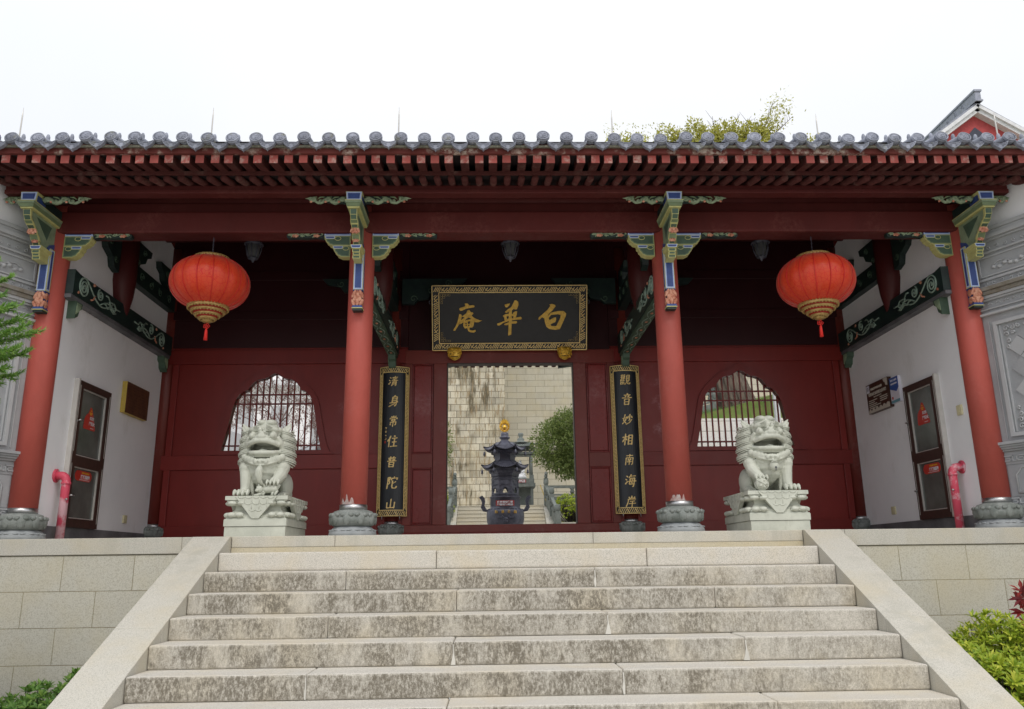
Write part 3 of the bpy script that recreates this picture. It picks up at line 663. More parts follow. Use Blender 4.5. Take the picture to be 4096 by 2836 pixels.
def cross_frame(x, inner, sides):
    hw = .075 if inner else .06
    xx = x
    mb = MB()
    pr = [(.0, 2.66), (.13, 2.64), (2.45, 2.655), (2.55, 2.655), (2.55, 2.41), (.0, 2.405)]
    mb.prism(pr, YZ, xx-hw, xx+hw, 0); mb.box(xx-hw*.75, xx+hw*.75, .0, 2.55, 2.365, 2.41, 3)
    for s in sides: scrolls(mb, xx+s*hw, s)
    if inner:
        for i in range(7): # leaf pattern beneath
            for d in (-1, 1): mb.tube([(xx+d*(.010+.035*sin(j/6*pi)), .15+i*.33+.05*j, 2.362) for j in range(7)], .005, 5, 1)
            mb.ell((xx, .3+i*.33, 2.362), (.018, .03, .006), None, 8, 2)
    b = mb.build('cross_beam', ['paint_darkgreen', 'paint_scroll', 'paint_pink', 'skirting' if not inner else 'paint_green'], gate, label='dark green carved beam with pale scrolls')
    # short red king post with a pointed foot
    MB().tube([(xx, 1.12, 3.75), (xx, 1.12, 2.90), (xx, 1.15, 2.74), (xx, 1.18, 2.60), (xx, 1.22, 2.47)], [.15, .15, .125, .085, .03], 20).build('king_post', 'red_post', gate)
    m2 = MB(); m2.box(xx-.05, xx+.05, 1.28, 2.55, 3.0, 3.215)
    for i in range(4): m2.tube([(xx+sides[0]*.053, a_, b_) for a_, b_ in spiral(1.5+i*.28, 3.11, .06, 1.5, i, (-1)**i, 20)], .006, 5, 1)
    m2.build('upper_cross_beam', ['paint_darkgreen', 'paint_green'], gate)
    for yc, d in ((.95, -1), (1.30, 1), (2.50, -1)):
        m3 = MB()
        pts = [(yc, 3.36), (yc+d*.46, 3.36), (yc+d*.44, 3.28), (yc+d*.34, 3.24), (yc+d*.30, 3.16), (yc+d*.16, 3.10), (yc+d*.12, 3.0), (yc+d*.02, 2.97), (yc, 2.97)]
        if yc > 1: pts = [(a_, b_+.16) for a_, b_ in pts]
        m3.prism(pts, YZ, xx-.035, xx+.035, 0)
        for s in sides:
            m3.tube([(xx+s*.037, a_, b_+(.16 if yc > 1 else 0)) for a_, b_ in spiral(yc+d*.25, 3.27, .05, 1.3, 0, d, 16)], .008, 5, 1)
            m3.tube([(xx+s*.037, a_, b_+(.16 if yc > 1 else 0)) for a_, b_ in spiral(yc+d*.10, 3.10, .045, 1.3, 0, d, 16)], .008, 5, 1)
        m3.build('dark_brace', ['paint_darkgreen', 'paint_green'], gate)
    for yc, d in ((.12, 1), (2.50, -1)):   # small leafy corbels at both beam ends
        m4 = MB()
        m4.prism([(yc, 2.365), (yc+d*.13, 2.365), (yc+d*.12, 2.31), (yc+d*.08, 2.285), (yc+d*.06, 2.22), (yc, 2.18)], YZ, xx-.045, xx+.045, 0)
        for k in range(4): m4.tube([(xx+sides[0]*.047, yc+d*(.02+.025*k), 2.35), (xx+sides[0]*.047, yc+d*(.015+.022*k), 2.30), (xx+sides[0]*.047, yc+d*(.01+.014*k), 2.23+.012*k)], .008, 5, 1)
        m4.build('corbel', ['paint_green', 'paint_sage'], gate)
cross_frame(-4.46, False, (1,)); cross_frame(4.46, False, (-1,)); cross_frame(-1.515, True, (-1, 1)); cross_frame(1.515, True, (-1, 1))
for cx in (-1.50, 1.515):   # dark cloud braces at the rear columns
    for s in (-1, 1):
        mb = MB(); mb.prism([(cx+s*a_, b_+.10) for a_, b_ in ((.1, 3.30), (.95, 3.30), (.88, 3.22), (.72, 3.20), (.66, 3.12), (.48, 3.10), (.44, 3.02), (.30, 3.0), (.26, 2.95), (.1, 2.95))], XZ, 2.38, 2.44, 0)
        for q, zz in ((.7, 3.33), (.48, 3.22), (.25, 3.12)): mb.tube([(cx+s*a_, 2.375, b_) for a_, b_ in spiral(q, zz, .05, 1.1, 0, s, 14)], .008, 5, 1)
        mb.build('dark_brace', ['paint_darkgreen', 'paint_green'], gate)
# ---- side doors (glass, brown frames)
for sx, y0, y1, hy in ((-1, .465, 1.168, .50), (1, .525, 1.185, 1.16)):
    X = sx*4.5; f = lambda a_, b_, t: (X-sx*t, a_, b_)
    d = MB(); d.fill([[(y0, .150), (y1, .150), (y1, 1.628), (y0, 1.628)], [(y0+.085, .865), (y1-.085, .865), (y1-.085, 1.556), (y0+.085, 1.556)], [(y0+.085, .237), (y1-.085, .237), (y1-.085, .753), (y0+.085, .753)]], f, .0, .045)
    do = d.build('side_door', 'wood_dark', gate, .003, label='narrow brown framed glass door')
    for z0, z1 in ((.865, 1.556), (.237, .753)):
        MB().prism([(y0+.085, z0), (y1-.085, z0), (y1-.085, z1), (y0+.085, z1)], f, .012, .020).build('glass_pane', 'door_glass', do)
        g = MB()
        for e in ((y0+.085, y0+.095, z0, z1), (y1-.095, y1-.085, z0, z1), (y0+.095, y1-.095, z0, z0+.010), (y0+.095, y1-.095, z1-.010, z1)): g.prism([(e[0], e[2]), (e[1], e[2]), (e[1], e[3]), (e[0], e[3])], f, .012, .036)
        g.build('pane_trim', 'alu', do)
    yf = y0 if True else y1
    g = MB(); g.prism([(y0-.03, .15), (y0-.002, .15), (y0-.002, 1.640), (y0-.03, 1.640)], f, 0, .052); g.build('door_trim', 'alu', do)
    g = MB()
    for z0, z1 in ((.90, 1.58), (.20, .78)):
        for yy in (y0+.022, y1-.028): MB().prism([(yy, z0), (yy+.006, z0), (yy+.006, z1), (yy, z1)], f, .044, .048).build('trim_line', 'alu', do)
    g = MB()
    for z in (1.22, .46):
        g = MB(); yh = hy; g.tube([f(yh, z-.012, .045), f(yh, z, .075), f(yh+.05*sx*-1, z, .075)], .008, 6); g.build('handle', 'steel_band', do)
# ================================================================== things fixed to the hall
# ---- lanterns
def lantern(x, label):
    t = thing('red_lantern', (x, 0, 2.5), label, 'lantern', 'big red lanterns hanging from the porch beam')
    n = 16; sil = MB(); rib = MB()
    R, H = .388, .266; prof = []
    for i in range(15):
        a = -pi/2*.80+pi*.80*i/14+0; z = sin(a)*H; r = R*(abs(cos(a))**.80); prof.append((max(r, .17), z))
    per = 4; vs = []
    for r, z in prof:
        for k in range(n*per):
            q = 2*pi*k/(n*per); bulge = 1-.030*(abs(cos(q*n/2))**6)
            vs.append((x+r*bulge*cos(q), r*bulge*sin(q), 2.5+z))
    nn = n*per; sil.add(vs, [(i*nn+k, i*nn+(k+1) % nn, (i+1)*nn+(k+1) % nn, (i+1)*nn+k) for i in range(len(prof)-1) for k in range(nn)], 0, True)
    sil.build('silk_shade', 'lantern_silk', t)
    for k in range(n):
        q = 2*pi*(k)/n+0; rib.tube([(x+(r*.985)*cos(q), (r*.985)*sin(q), 2.5+z) for r, z in prof], .0045, 5)
    rib.build('rib', 'lantern_rib', t)
    z0 = 2.5+prof[-1][1]; z1 = 2.5+prof[0][1]
    tp = MB(); tp.lathe([(.165, z0-.015), (.172, z0-.005), (.172, z0+.022), (.160, z0+.026), (.05, z0+.016), (.02, z0+.02)], (x, 0, 0), 36)
    for k in range(36): tp.ell((x+cos(k*pi/18)*.172, sin(k*pi/18)*.172, z0+.008), .008, None, 6)
    tp.build('top_ring', 'gold_dark', t)
    gb = MB(); z = z1
    for i, (ra, rb, h) in enumerate(((.200, .188, .030), (.168, .152, .026), (.130, .112, .024), (.090, .070, .024))):
        gb.lathe([(ra-.02, z+.008), (ra, z+.006), (ra, z-.012), (rb, z-.020), (rb-.02, z-.014)], (x, 0, 0), 40, 0)
        for k in range(int(18-i*3)*2):
            q = 2*pi*k/(int(18-i*3)*2); gb.ell((x+cos(q)*rb*1.015, sin(q)*rb*1.015, z-.018), (.009, .009, .010), None, 6, 0)
        gb.lathe([(rb-.012, z-.010), (rb-.022, z-.034)], (x, 0, 0), 32, 1); z -= .036
    gb.lathe([(.062, z+.02), (.045, z-.004), (.012, z-.012)], (x, 0, 0), 24, 0)
    for k in range(40): gb.ell((x+cos(k*pi/20)*.196, sin(k*pi/20)*.196, z1+.012), (.006, .006, .016), None, 6, 0)
    gb.build('gilded_base', ['gold_dark', 'red_inner'], t)
    ch = MB(); zz = z0+.02
    while zz < 2.99: ch.tube([(x+.006*cos(q)*(1 if int(zz*50) % 2 else .3), .006*cos(q)*(.3 if int(zz*50) % 2 else 1), zz+.010+.011*sin(q)) for q in [2*pi*i/8 for i in range(9)]], .0022, 4); zz += .0185
    ch.build('chain', 'iron_dark', t)
    ts = MB(); ts.tube([(x, 0, z-.01), (x, 0, z-.03)], .003, 5)
    for k in range(5):
        q = k*1.256; ts.tube([(x+.020*cos(q)+.012*cos(w_), 0, z-.045+.016*sin(q)+.010*sin(w_)) for w_ in [2*pi*i/8 for i in range(9)]], .0035, 5)
    ts.tube([(x, 0, z-.06), (x, 0, z-.078)], .005, 6); ts.tube([(x, 0, z-.076), (x, 0, z-.09), (x, 0, z-.19)], [.010, .013, .019], 12)
    ts.build('tassel', 'tassel_red', t)
lantern(-3.052, 'red silk lantern with gilded base in the left bay above the stone lion')
lantern(3.085, 'red silk lantern with gilded base in the right bay above the stone lion')
# ---- porch lamps
def lamp(x, label):
    t = thing('porch_lamp', (x, 1.35, 3.4), label, 'lamp', 'dark glass porch lamps under the ceiling'); c = (x, 1.35, 0)
    MB().lathe([(.012, 3.66), (.012, 3.58), (.05, 3.575), (.055, 3.56), (.02, 3.55), (.03, 3.52)], c, 20).build('mount', 'brass_edge', t)
    MB().lathe([(.03, 3.52), (.095, 3.49), (.115, 3.465), (.10, 3.455)], c, 24).build('cap', 'iron_dark', t)
    MB().lathe([(.078, 3.455), (.072, 3.38), (.055, 3.31), (.02, 3.30)], c, 8, 0, False).build('glass_shade', 'lamp_glass', t)
    cg = MB()
    for k in range(8):
        q = k*pi/4+pi/8*0; cg.tube([(x+cos(q)*.098, 1.35+sin(q)*.098, 3.47), (x+cos(q)*.090, 1.35+sin(q)*.090, 3.38), (x+cos(q)*.055, 1.35+sin(q)*.055, 3.29)], .007, 5)
    cg.lathe([(.055, 3.295), (.06, 3.285), (.02, 3.27), (.008, 3.24)], c, 16); cg.build('cage', 'iron_dark', t)
lamp(-3.06, 'small dark lamp on the ceiling behind the left red lantern'); lamp(0, 'small dark lamp on the ceiling above the central name board'); lamp(3.035, 'small dark lamp on the ceiling behind the right red lantern')
# ---- name board with fretwork frame
TL = Vector((0, 2.20, 3.243)); BLv = Vector((0, 2.50, 2.447)); Hb = (TL-BLv).length; vb = (TL-BLv).normalized(); nb = Vector((1, 0, 0)).cross(vb)  # towards the viewer
nb = -nb if nb.y > 0 else nb
Wb = 2.02
B = lambda a_, b_, t: tuple(Vector((a_+.007, BLv.y, BLv.z))+vb*b_+nb*t)
nbd = thing('name_board', (0, 2.5, 2.447), 'long black name board with gilded fret frame and three gold characters above the doorway', 'sign')
MB().prism([(-Wb/2+.10, .10), (Wb/2-.10, .10), (Wb/2-.10, Hb-.10), (-Wb/2+.10, Hb-.10)], B, -.03, .006).build('panel', 'lacquer_black', nbd)
def fret(mb, f, x0, x1, z0, z1, w_, mg=1, t0=.001, t1=.006):
    """diagonal key pattern along the four sides of a frame"""
    def bar(p, q, th):
        p, q = Vector(p), Vector(q); d = (q-p).normalized(); n_ = Vector((-d.y, d.x))*th/2
        mb.prism([tuple(p-n_), tuple(q-n_), tuple(q+n_), tuple(p+n_)], f, t0, t1, mg)
    g = w_*.13; lw = w_*.095
    for (a0, b0, a1, b1) in ((x0, z0, x1, z0+w_*0), ): pass
    def strip(org, ux, uz, L):
        P = lambda a_, b_: (org[0]+ux[0]*a_+uz[0]*b_, org[1]+ux[1]*a_+uz[1]*b_)
        a_ = w_*.2; s = 1; cell = w_*.95; n_ = max(1, round((L-w_*.4)/cell)); cell = (L-w_*.4)/n_
        lo, hi = w_*.2, w_*.8
        for i in range(n_):
            b0_ = a_+i*cell
            if i % 2 == 0:
                for k in range(4): bar(P(b0_+cell*k/4*.95, lo), P(b0_+cell*(k/4*.95)+cell*.36, hi), lw)
                bar(P(b0_+cell*.75, lo), P(b0_+cell*.9, lo+(hi-lo)*.3), lw)
            else:
                bar(P(b0_+cell*.1, lo+(hi-lo)*.1), P(b0_+cell*.5, hi-(hi-lo)*.1), lw); bar(P(b0_+cell*.5, lo+(hi-lo)*.1), P(b0_+cell*.1, hi-(hi-lo)*.35), lw)
                bar(P(b0_+cell*.45, lo+(hi-lo)*.05), P(b0_+cell*.95, hi-(hi-lo)*.15), lw); bar(P(b0_+cell*.75, lo), P(b0_+cell*.98, lo+(hi-lo)*.45), lw)
    L1, L2 = x1-x0, z1-z0
    strip((x0, z0), (1, 0), (0, 1), L1); strip((x0, z1-w_), (1, 0), (0, 1), L1); strip((x0, z0+w_), (0, 1), (1, 0), L2-2*w_); strip((x1-w_, z0+w_), (0, 1), (1, 0), L2-2*w_)
    for i, d in enumerate((0, w_*.90)):
        for (p, q) in (((x0+d, z0+d), (x1-d, z0+d)), ((x1-d, z0+d), (x1-d, z1-d)), ((x1-d, z1-d), (x0+d, z1-d)), ((x0+d, z1-d), (x0+d, z0+d))): 
            dd = Vector((1 if p[0] != q[0] else 0, 0)); bar(p, q, w_*.12)
fr = MB(); fr.fill([[(-Wb/2, 0), (Wb/2, 0), (Wb/2, Hb), (-Wb/2, Hb)], [(-Wb/2+.105, .105), (Wb/2-.105, .105), (Wb/2-.105, Hb-.105), (-Wb/2+.105, Hb-.105)]], B, -.02, .022, 0)
fret(fr, B, -Wb/2+.006, Wb/2-.006, .006, Hb-.006, .098, 1, .0222, .030)
fo = fr.build('frame', ['lacquer_black', 'gold_pale'], nbd)
cn = MB()  # thin key ornaments in the inner corners
for sx in (-1, 1):
    for sz in (-1, 1):
        X0 = sx*(Wb/2-.115); Z0 = Hb/2+sz*(Hb/2-.115)
        for k, (a_, b_) in enumerate(((0, 0), (.03, 0), (0, .03), (.03, .03), (.065, 0), (0, .065), (.10, 0), (0, .10))):
            p = [(X0-sx*a_, Z0-sz*b_), (X0-sx*(a_+.024), Z0-sz*b_), (X0-sx*(a_+.024), Z0-sz*(b_+.024)), (X0-sx*a_, Z0-sz*(b_+.024))]
            cn.tube([B(x_, z_, .009) for x_, z_ in p+[p[0]]], .0016, 4)
cn.build('corner_ornament', 'gold_pale', nbd)
for sx in (-1, 1): MB().tube([B(sx*(Wb/2+.018)+.018*cos(q), Hb*.74+.022*sin(q), 0) for q in [2*pi*i/10 for i in range(11)]], .004, 5).build('hook', 'iron_dark', nbd)
def pg(x, y): return ((x-1143)/2090*Wb, Hb-(y-70)/888*Hb)
G = {
 'wide': [[[(540, 318), (575, 316), (605, 345), (650, 338), (673, 350), (667, 368), (560, 387), (505, 413), (480, 417), (463, 392), (472, 378), (540, 358), (548, 343)]],
   [[(465, 458), (490, 462), (500, 490), (482, 560), (447, 625), (408, 684), (382, 685), (388, 665), (418, 620), (442, 560), (457, 500)]],
   [[(500, 492), (560, 450), (575, 410), (600, 405), (620, 434), (648, 437), (656, 455), (640, 468), (630, 480), (655, 505), (690, 525), (735, 545), (772, 548), (722, 573), (682, 572), (645, 548), (618, 520), (595, 505), (560, 525), (520, 570), (490, 592), (455, 600), (470, 560), (500, 535), (535, 505)]],
   [[(520, 560), (560, 540), (640, 528), (668, 558), (655, 622), (640, 642), (600, 645), (604, 676), (640, 685), (680, 674), (686, 695), (662, 712), (612, 708), (582, 690), (570, 650), (540, 657), (518, 625)], [(545, 582), (564, 580), (564, 597), (546, 600)], [(580, 560), (612, 555), (606, 592), (580, 596)], [(549, 610), (566, 607), (566, 622), (552, 625)], [(582, 606), (605, 603), (600, 622), (584, 626)]]],
 'tall': [[[(1078, 332), (1110, 325), (1147, 317), (1138, 345), (1106, 374), (1085, 367), (1075, 347)]],
   [[(1205, 280), (1230, 274), (1258, 298), (1263, 340), (1247, 380), (1240, 399), (1214, 401), (1200, 390), (1172, 412), (1172, 460), (1186, 464), (1187, 448), (1215, 428), (1244, 424), (1241, 462), (1230, 498), (1222, 512), (1290, 500), (1306, 515), (1300, 535), (1222, 541), (1172, 548), (1172, 563), (1236, 557), (1244, 580), (1226, 592), (1170, 592), (1163, 742), (1125, 756), (1121, 740), (1128, 603), (1110, 614), (1074, 612), (1065, 600), (1130, 574), (1130, 556), (1050, 586), (1000, 620), (976, 612), (974, 592), (1040, 570), (1075, 554), (1070, 512), (1050, 486), (1085, 462), (1131, 460), (1134, 430), (1100, 446), (1078, 436), (1120, 396), (1165, 370), (1180, 340), (1195, 308)], [(1100, 495), (1130, 488), (1130, 520), (1106, 532)], [(1172, 490), (1194, 492), (1190, 518), (1172, 521)]]],
 'open': [[[(1678, 335), (1716, 328), (1757, 342), (1760, 362), (1722, 412), (1668, 468), (1655, 502), (1700, 447), (1800, 423), (1872, 425), (1906, 460), (1900, 492), (1860, 582), (1820, 671), (1760, 680), (1680, 669), (1640, 641), (1620, 582), (1610, 525), (1580, 508), (1545, 541), (1527, 536), (1536, 510), (1600, 455), (1660, 400), (1690, 352)],
   [(1668, 520), (1700, 478), (1790, 467), (1832, 478), (1827, 512), (1792, 590), (1772, 630), (1706, 628), (1694, 602), (1760, 574), (1770, 540), (1768, 510), (1738, 514), (1682, 550)]]]}
for nm in ('wide', 'tall', 'open'):
    ch = MB()
    for loops in G[nm]: ch.fill([[pg(*p) for p in L] for L in loops], B, .007, .026)
    ch.build('gold_character', 'gold', nbd)
# ---- gilded lion-mask supports under the board
def mask(x, label):
    t = thing('gilded_mask', (x, 2.46, 2.40), label, 'ornament', 'gilded masks carrying the name board'); c = Vector((x, 2.47, 2.395)); mb = MB()
    mb.lathe([(.085, .07), (.094, .04), (.090, -.01), (.070, -.055), (.03, -.082), (.005, -.088)], c, 20, 0, True, sxy=(1, .75))
    rn = random.Random(int(x*50))
    for i in range(16):
        q = rn.uniform(-2.9, -.25); zz = rn.uniform(-.055, .055); r = .092-.3*max(0, -zz)**1.3
        cc = c+Vector((cos(q)*r, sin(q)*r*.75, zz)); mb.tube([cc+Vector((-sin(q)*u*.8, cos(q)*u*.4-.004, v)) for u, v in spiral(0, 0, rn.uniform(.014, .024), 1.2, rn.uniform(0, 6), rn.choice((-1, 1)), 12)], .005, 5, 0)
    for s in (-1, 1): mb.ell(c+Vector((s*.030, -.066, .012)), (.013, .010, .011), None, 8, 0)
    mb.ell(c+Vector((0, -.074, -.012)), (.018, .012, .014), None, 8, 0)
    for s in (-1, 1):
        mb.ell(c+Vector((s*.045, -.052, -.016)), (.012, .012, .008), None, 8, 1)
    mb.tube([c+Vector((u*.045, -.060+.02*abs(u), -.045-.006*(1-u*u))) for u in (-1, -.5, 0, .5, 1)], .006, 6, 1)
    mb.box(x-.05, x+.05, 2.5, 2.56, 2.37, 2.42, 0)
    mb.build('carving', ['gold_bright', 'wood_dark'], t)
mask(-.712, 'gilded carved mask under the left end of the name board'); mask(.722, 'gilded carved mask under the right end of the name board')
# ---- brush strokes of the couplet characters, on a 100 x 100 grid
WATER = [[(12, 85), (24, 76)], [(6, 60), (18, 52)], [(8, 22), (24, 42)]]
BR = {
 '清': WATER+[[(36, 82), (84, 86)], [(60, 95), (59, 52)], [(40, 68), (78, 71)], [(32, 53), (90, 57)], [(46, 44), (44, 22), (36, 8)], [(46, 43), (76, 46), (76, 12), (68, 8)], [(47, 33), (75, 35)], [(46, 22), (75, 24)]],
 '身': [[(56, 96), (46, 84)], [(36, 82), (34, 34)], [(36, 81), (72, 84), (70, 20), (58, 8)], [(37, 66), (70, 68)], [(36, 51), (70, 53)], [(14, 33), (84, 42)], [(80, 50), (50, 25), (12, 4)]],
 '常': [[(50, 97), (50, 78)], [(30, 92), (38, 82)], [(72, 95), (62, 83)], [(18, 66), (22, 76), (84, 79), (80, 68)], [(36, 64), (38, 50)], [(36, 64), (66, 66), (63, 51)], [(38, 51), (63, 52)], [(28, 40), (28, 14)], [(28, 39), (76, 43), (75, 18), (68, 14)], [(52, 48), (51, 0)]],
 '住': [[(30, 94), (22, 72), (8, 52)], [(22, 70), (22, 6)], [(58, 96), (66, 86)], [(42, 74), (86, 78)], [(46, 44), (82, 47)], [(64, 76), (63, 10)], [(34, 9), (92, 14)]],
 '普': [[(34, 96), (40, 86)], [(68, 97), (60, 86)], [(18, 82), (84, 86)], [(40, 84), (40, 58)], [(60, 85), (60, 58)], [(24, 76), (32, 64)], [(78, 78), (68, 64)], [(10, 56), (92, 60)], [(30, 46), (32, 6)], [(30, 46), (72, 48), (70, 6)], [(32, 27), (70, 28)], [(32, 8), (70, 9)]],
 '陀': [[(16, 90), (34, 92), (22, 66), (34, 56), (28, 42), (20, 40)], [(16, 92), (15, 4)], [(64, 98), (64, 88)], [(44, 84), (42, 70)], [(44, 84), (92, 88), (86, 74)], [(82, 60), (56, 44)], [(54, 66), (54, 18), (62, 8), (88, 10), (90, 24)]],
 '山': [[(50, 92), (50, 18)], [(16, 62), (18, 16), (84, 20)], [(84, 66), (83, 14)]],
 '觀': [[(6, 88), (50, 91)], [(18, 97), (18, 80)], [(38, 98), (38, 81)], [(10, 76), (12, 66), (22, 67), (22, 77), (10, 76)], [(32, 77), (32, 67), (44, 68), (45, 78), (32, 77)], [(20, 62), (8, 40)], [(12, 50), (12, 4)], [(30, 64), (34, 56)], [(12, 54), (50, 57)], [(13, 38), (46, 41)], [(13, 23), (46, 25)], [(12, 8), (52, 11)], [(32, 56), (31, 8)], [(62, 88), (62, 38)], [(62, 88), (88, 90), (87, 38)], [(63, 72), (87, 73)], [(63, 56), (87, 57)], [(62, 39), (87, 40)], [(68, 38), (62, 16), (50, 4)], [(78, 38), (78, 10), (96, 8), (97, 22)]],
 '音': [[(50, 98), (52, 88)], [(24, 82), (78, 86)], [(36, 78), (40, 66)], [(66, 80), (58, 66)], [(8, 60), (92, 65)], [(32, 50), (33, 4)], [(32, 50), (70, 52), (68, 4)], [(33, 28), (69, 29)], [(33, 7), (68, 8)]],
 '妙': [[(26, 92), (14, 40), (38, 14)], [(42, 70), (30, 34), (6, 8)], [(4, 56), (48, 64)], [(70, 94), (70, 42), (62, 36)], [(58, 78), (50, 56)], [(82, 80), (94, 62)], [(90, 46), (70, 18), (40, 2)]],
 '相': [[(6, 66), (46, 71)], [(28, 94), (27, 4)], [(26, 64), (8, 30)], [(30, 58), (44, 44)], [(56, 82), (56, 8)], [(56, 82), (86, 84), (86, 8)], [(57, 60), (85, 61)], [(57, 37), (85, 38)], [(57, 12), (85, 13)]],
 '南': [[(20, 84), (80, 88)], [(50, 98), (50, 70)], [(20, 66), (18, 4)], [(20, 66), (82, 70), (80, 12), (70, 8)], [(38, 60), (44, 50)], [(62, 62), (56, 50)], [(34, 46), (66, 48)], [(30, 31), (70, 33)], [(50, 48), (50, 6)]],
 '海': WATER+[[(52, 96), (34, 70)], [(44, 82), (88, 86)], [(46, 66), (40, 20), (84, 22)], [(46, 66), (82, 68), (76, 4), (66, 2)], [(60, 60), (64, 50)], [(58, 40), (62, 28)], [(30, 42), (96, 46)]],
 '岸': [[(50, 98), (50, 76)], [(26, 88), (27, 76), (76, 78)], [(76, 90), (75, 74)], [(16, 66), (88, 70)], [(22, 66), (18, 34), (6, 6)], [(36, 50), (80, 53)], [(28, 30), (92, 34)], [(59, 52), (58, 0)]]}
def brush(mb, F, ch, cx, cz, s, rnd, wd=8.5, t0=.001, t1=.006):
    q_ = 0
    for st_ in BR[ch]:
        for (a, b) in zip(st_, st_[1:]):
            a, b = Vector(a), Vector(b); d = b-a; L_ = d.length; d.normalize(); n_ = Vector((-d.y, d.x)); horiz = abs(d.x) > abs(d.y); w_ = wd*(.86 if horiz else 1.12)*rnd.uniform(.85, 1.15)
            if len(BR[ch]) > 14: w_ *= .72
            prof_ = [(-.45, .30), (.10, .62), (.45, .42), (.85, .58), (1.0, .40)] if L_ > 25 else [(-.3, .25), (.35, .6), (.8, .66), (1.0, .35)]
            pts = [(a+d*(L_*u if u > 0 else u*w_*.5), w_*v) for u, v in prof_]
            pol = [p+n_*v for p, v in pts]+[b+d*w_*.35]+[p-n_*v for p, v in pts[::-1]]
            pol = [(cx+((p.x-50)+.13*(p.y-50))/100*s*.94, cz+(p.y-50)/100*s) for p in pol]
            mb.prism(pol, F, t0, t1+q_*.00025, 0); q_ += 1
# ---- curved couplet boards
def couplet(cx, text, label, seal=False):
    t = thing('couplet_board', (cx, 2.5, .33), label, 'sign', 'tall curved couplet boards on the rear columns')
    Wd, Z0, Z1 = .36, .325, 2.225; R = .24
    def F(a_, b_, t_):
        q = a_/R; return (cx+sin(q)*(R+t_), 2.66-cos(q)*(R+t_)*.92+.03, b_)
    def curved(mb, a0, a1, b0, b1, t0, t1, mi, n=14):
        vs = []; 
        for i in range(n+1):
            a_ = a0+(a1-a0)*i/n
            for b_ in (b0, b1):
                for t_ in (t0, t1): vs.append(F(a_, b_, t_))
        fs = []
        for i in range(n):
            o_ = 4*i; fs += [(o_, o_+4, o_+6, o_+2), (o_+1, o_+3, o_+7, o_+5), (o_, o_+1, o_+5, o_+4), (o_+2, o_+6, o_+7, o_+3)]
        fs += [(0, 2, 3, 1), (4*n, 4*n+1, 4*n+3, 4*n+2)]; mb.add(vs, fs, mi)
    hw = Wd/2*1.13
    p = MB(); curved(p, -hw, hw, Z0, Z1, -.02, 0, 0); p.build('panel', 'board_navy', t)
    fm = MB(); w_ = .052
    curved(fm, -hw, hw, Z0, Z0+w_*1.5, .0005, .008, 0); curved(fm, -hw, hw, Z1-w_*1.5, Z1, .0005, .008, 0); curved(fm, -hw, -hw+w_, Z0+w_*1.5, Z1-w_*1.5, .0005, .008, 0, 4); curved(fm, hw-w_, hw, Z0+w_*1.5, Z1-w_*1.5, .0005, .008, 0, 4)
    for d in (0, w_-.006): 
        for s in (-1, 1): a_ = s*(hw-d-.003); curved(fm, a_-.0045, a_+.0045, Z0+(d and w_*1.5-.006), Z1-(d and w_*1.5-.006), .008, .013, 1, 1)
        for zz in (Z0+d*1.5, Z1-d*1.5-.006): curved(fm, -hw+d, hw-d, zz, zz+.009, .008, .013, 1)
    def bar(p, q, th=.0065, nseg=3):
        for i in range(nseg):
            u0, u1 = i/nseg, (i+1)/nseg; A = (p[0]+(q[0]-p[0])*u0, p[1]+(q[1]-p[1])*u0); Bq = (p[0]+(q[0]-p[0])*u1, p[1]+(q[1]-p[1])*u1)
            d = Vector((Bq[0]-A[0], Bq[1]-A[1])); n_ = Vector((-d.y, d.x)).normalized()*th/2
            fm.prism([(A[0]-n_.x, A[1]-n_.y), (Bq[0]-n_.x, Bq[1]-n_.y), (Bq[0]+n_.x, Bq[1]+n_.y), (A[0]+n_.x, A[1]+n_.y)], F, .008, .012, 1)
    z = Z0+.08; i = 0
    while z < Z1-.10:
        for s in (-1, 1):
            a0, a1 = s*(hw-.012), s*(hw-w_+.012)
            bar((a0, z), (a1, z+.026), nseg=1); 
            if i % 3 == 2: bar((a0, z+.020), (a1, z-.006), nseg=1)
        z += .0155; i += 1
    for zc in (Z0+.012, Z1-.012-.054):
        for k in range(15):
            a_ = -hw+.02+k*(2*hw-.05)/14; bar((a_, zc), (a_+.030, zc+.054), nseg=1)
            if k % 4 == 1: bar((a_+.03, zc), (a_, zc+.045), nseg=1)
    fm.build('frame', ['lacquer_black', 'gold_pale'], t)
    rn = random.Random(len(text)+int(cx*10)); zs = Z1-.19; dz = (Z1-Z0-.34)/6
    for i, c in enumerate(text):
        sc = .150*(1.06 if i % 2 else .96); ch = MB()
        sh = rn.uniform(.12, .2); jx = rn.uniform(-.008, .008)
        Fs = lambda a_, b_, t_, sh=sh, zc=zs-i*dz: F(a_+(b_-zc)*0, b_+a_*sh, t_)
        brush(ch, F, c, jx, zs-i*dz, sc, rn)
        ch.build('gold_character', 'gold_pale', t)
    if seal:
        ch = MB()
        rn = random.Random(4)
        for k in range(4):
            zc = 1.425-.045*k
            for j in range(4): ch.prism([(-.108+rn.uniform(0, .018), zc+rn.uniform(-.016, .016)), (-.085+rn.uniform(0, .012), zc+rn.uniform(-.016, .016)), (-.09, zc-.004+rn.uniform(-.01, .01))], F, .001, .004, 0)
        ch.prism([(-.108, 1.235), (-.088, 1.235), (-.088, 1.262), (-.108, 1.262)], F, .001, .004, 1); ch.build('signature', ['gold_pale', 'seal_red'], t)
    for s in (-1, 1): MB().cyl((cx+s*.11, 2.46, .285), (cx+s*.11, 2.46, .33), .004, n=6).build('peg', 'steel_band', t)
couplet(-1.490, '清身常住普陀山', 'tall black couplet board with gold characters left of the doorway', True)
couplet(1.505, '觀音妙相南海岸', 'tall black couplet board with gold characters right of the doorway')
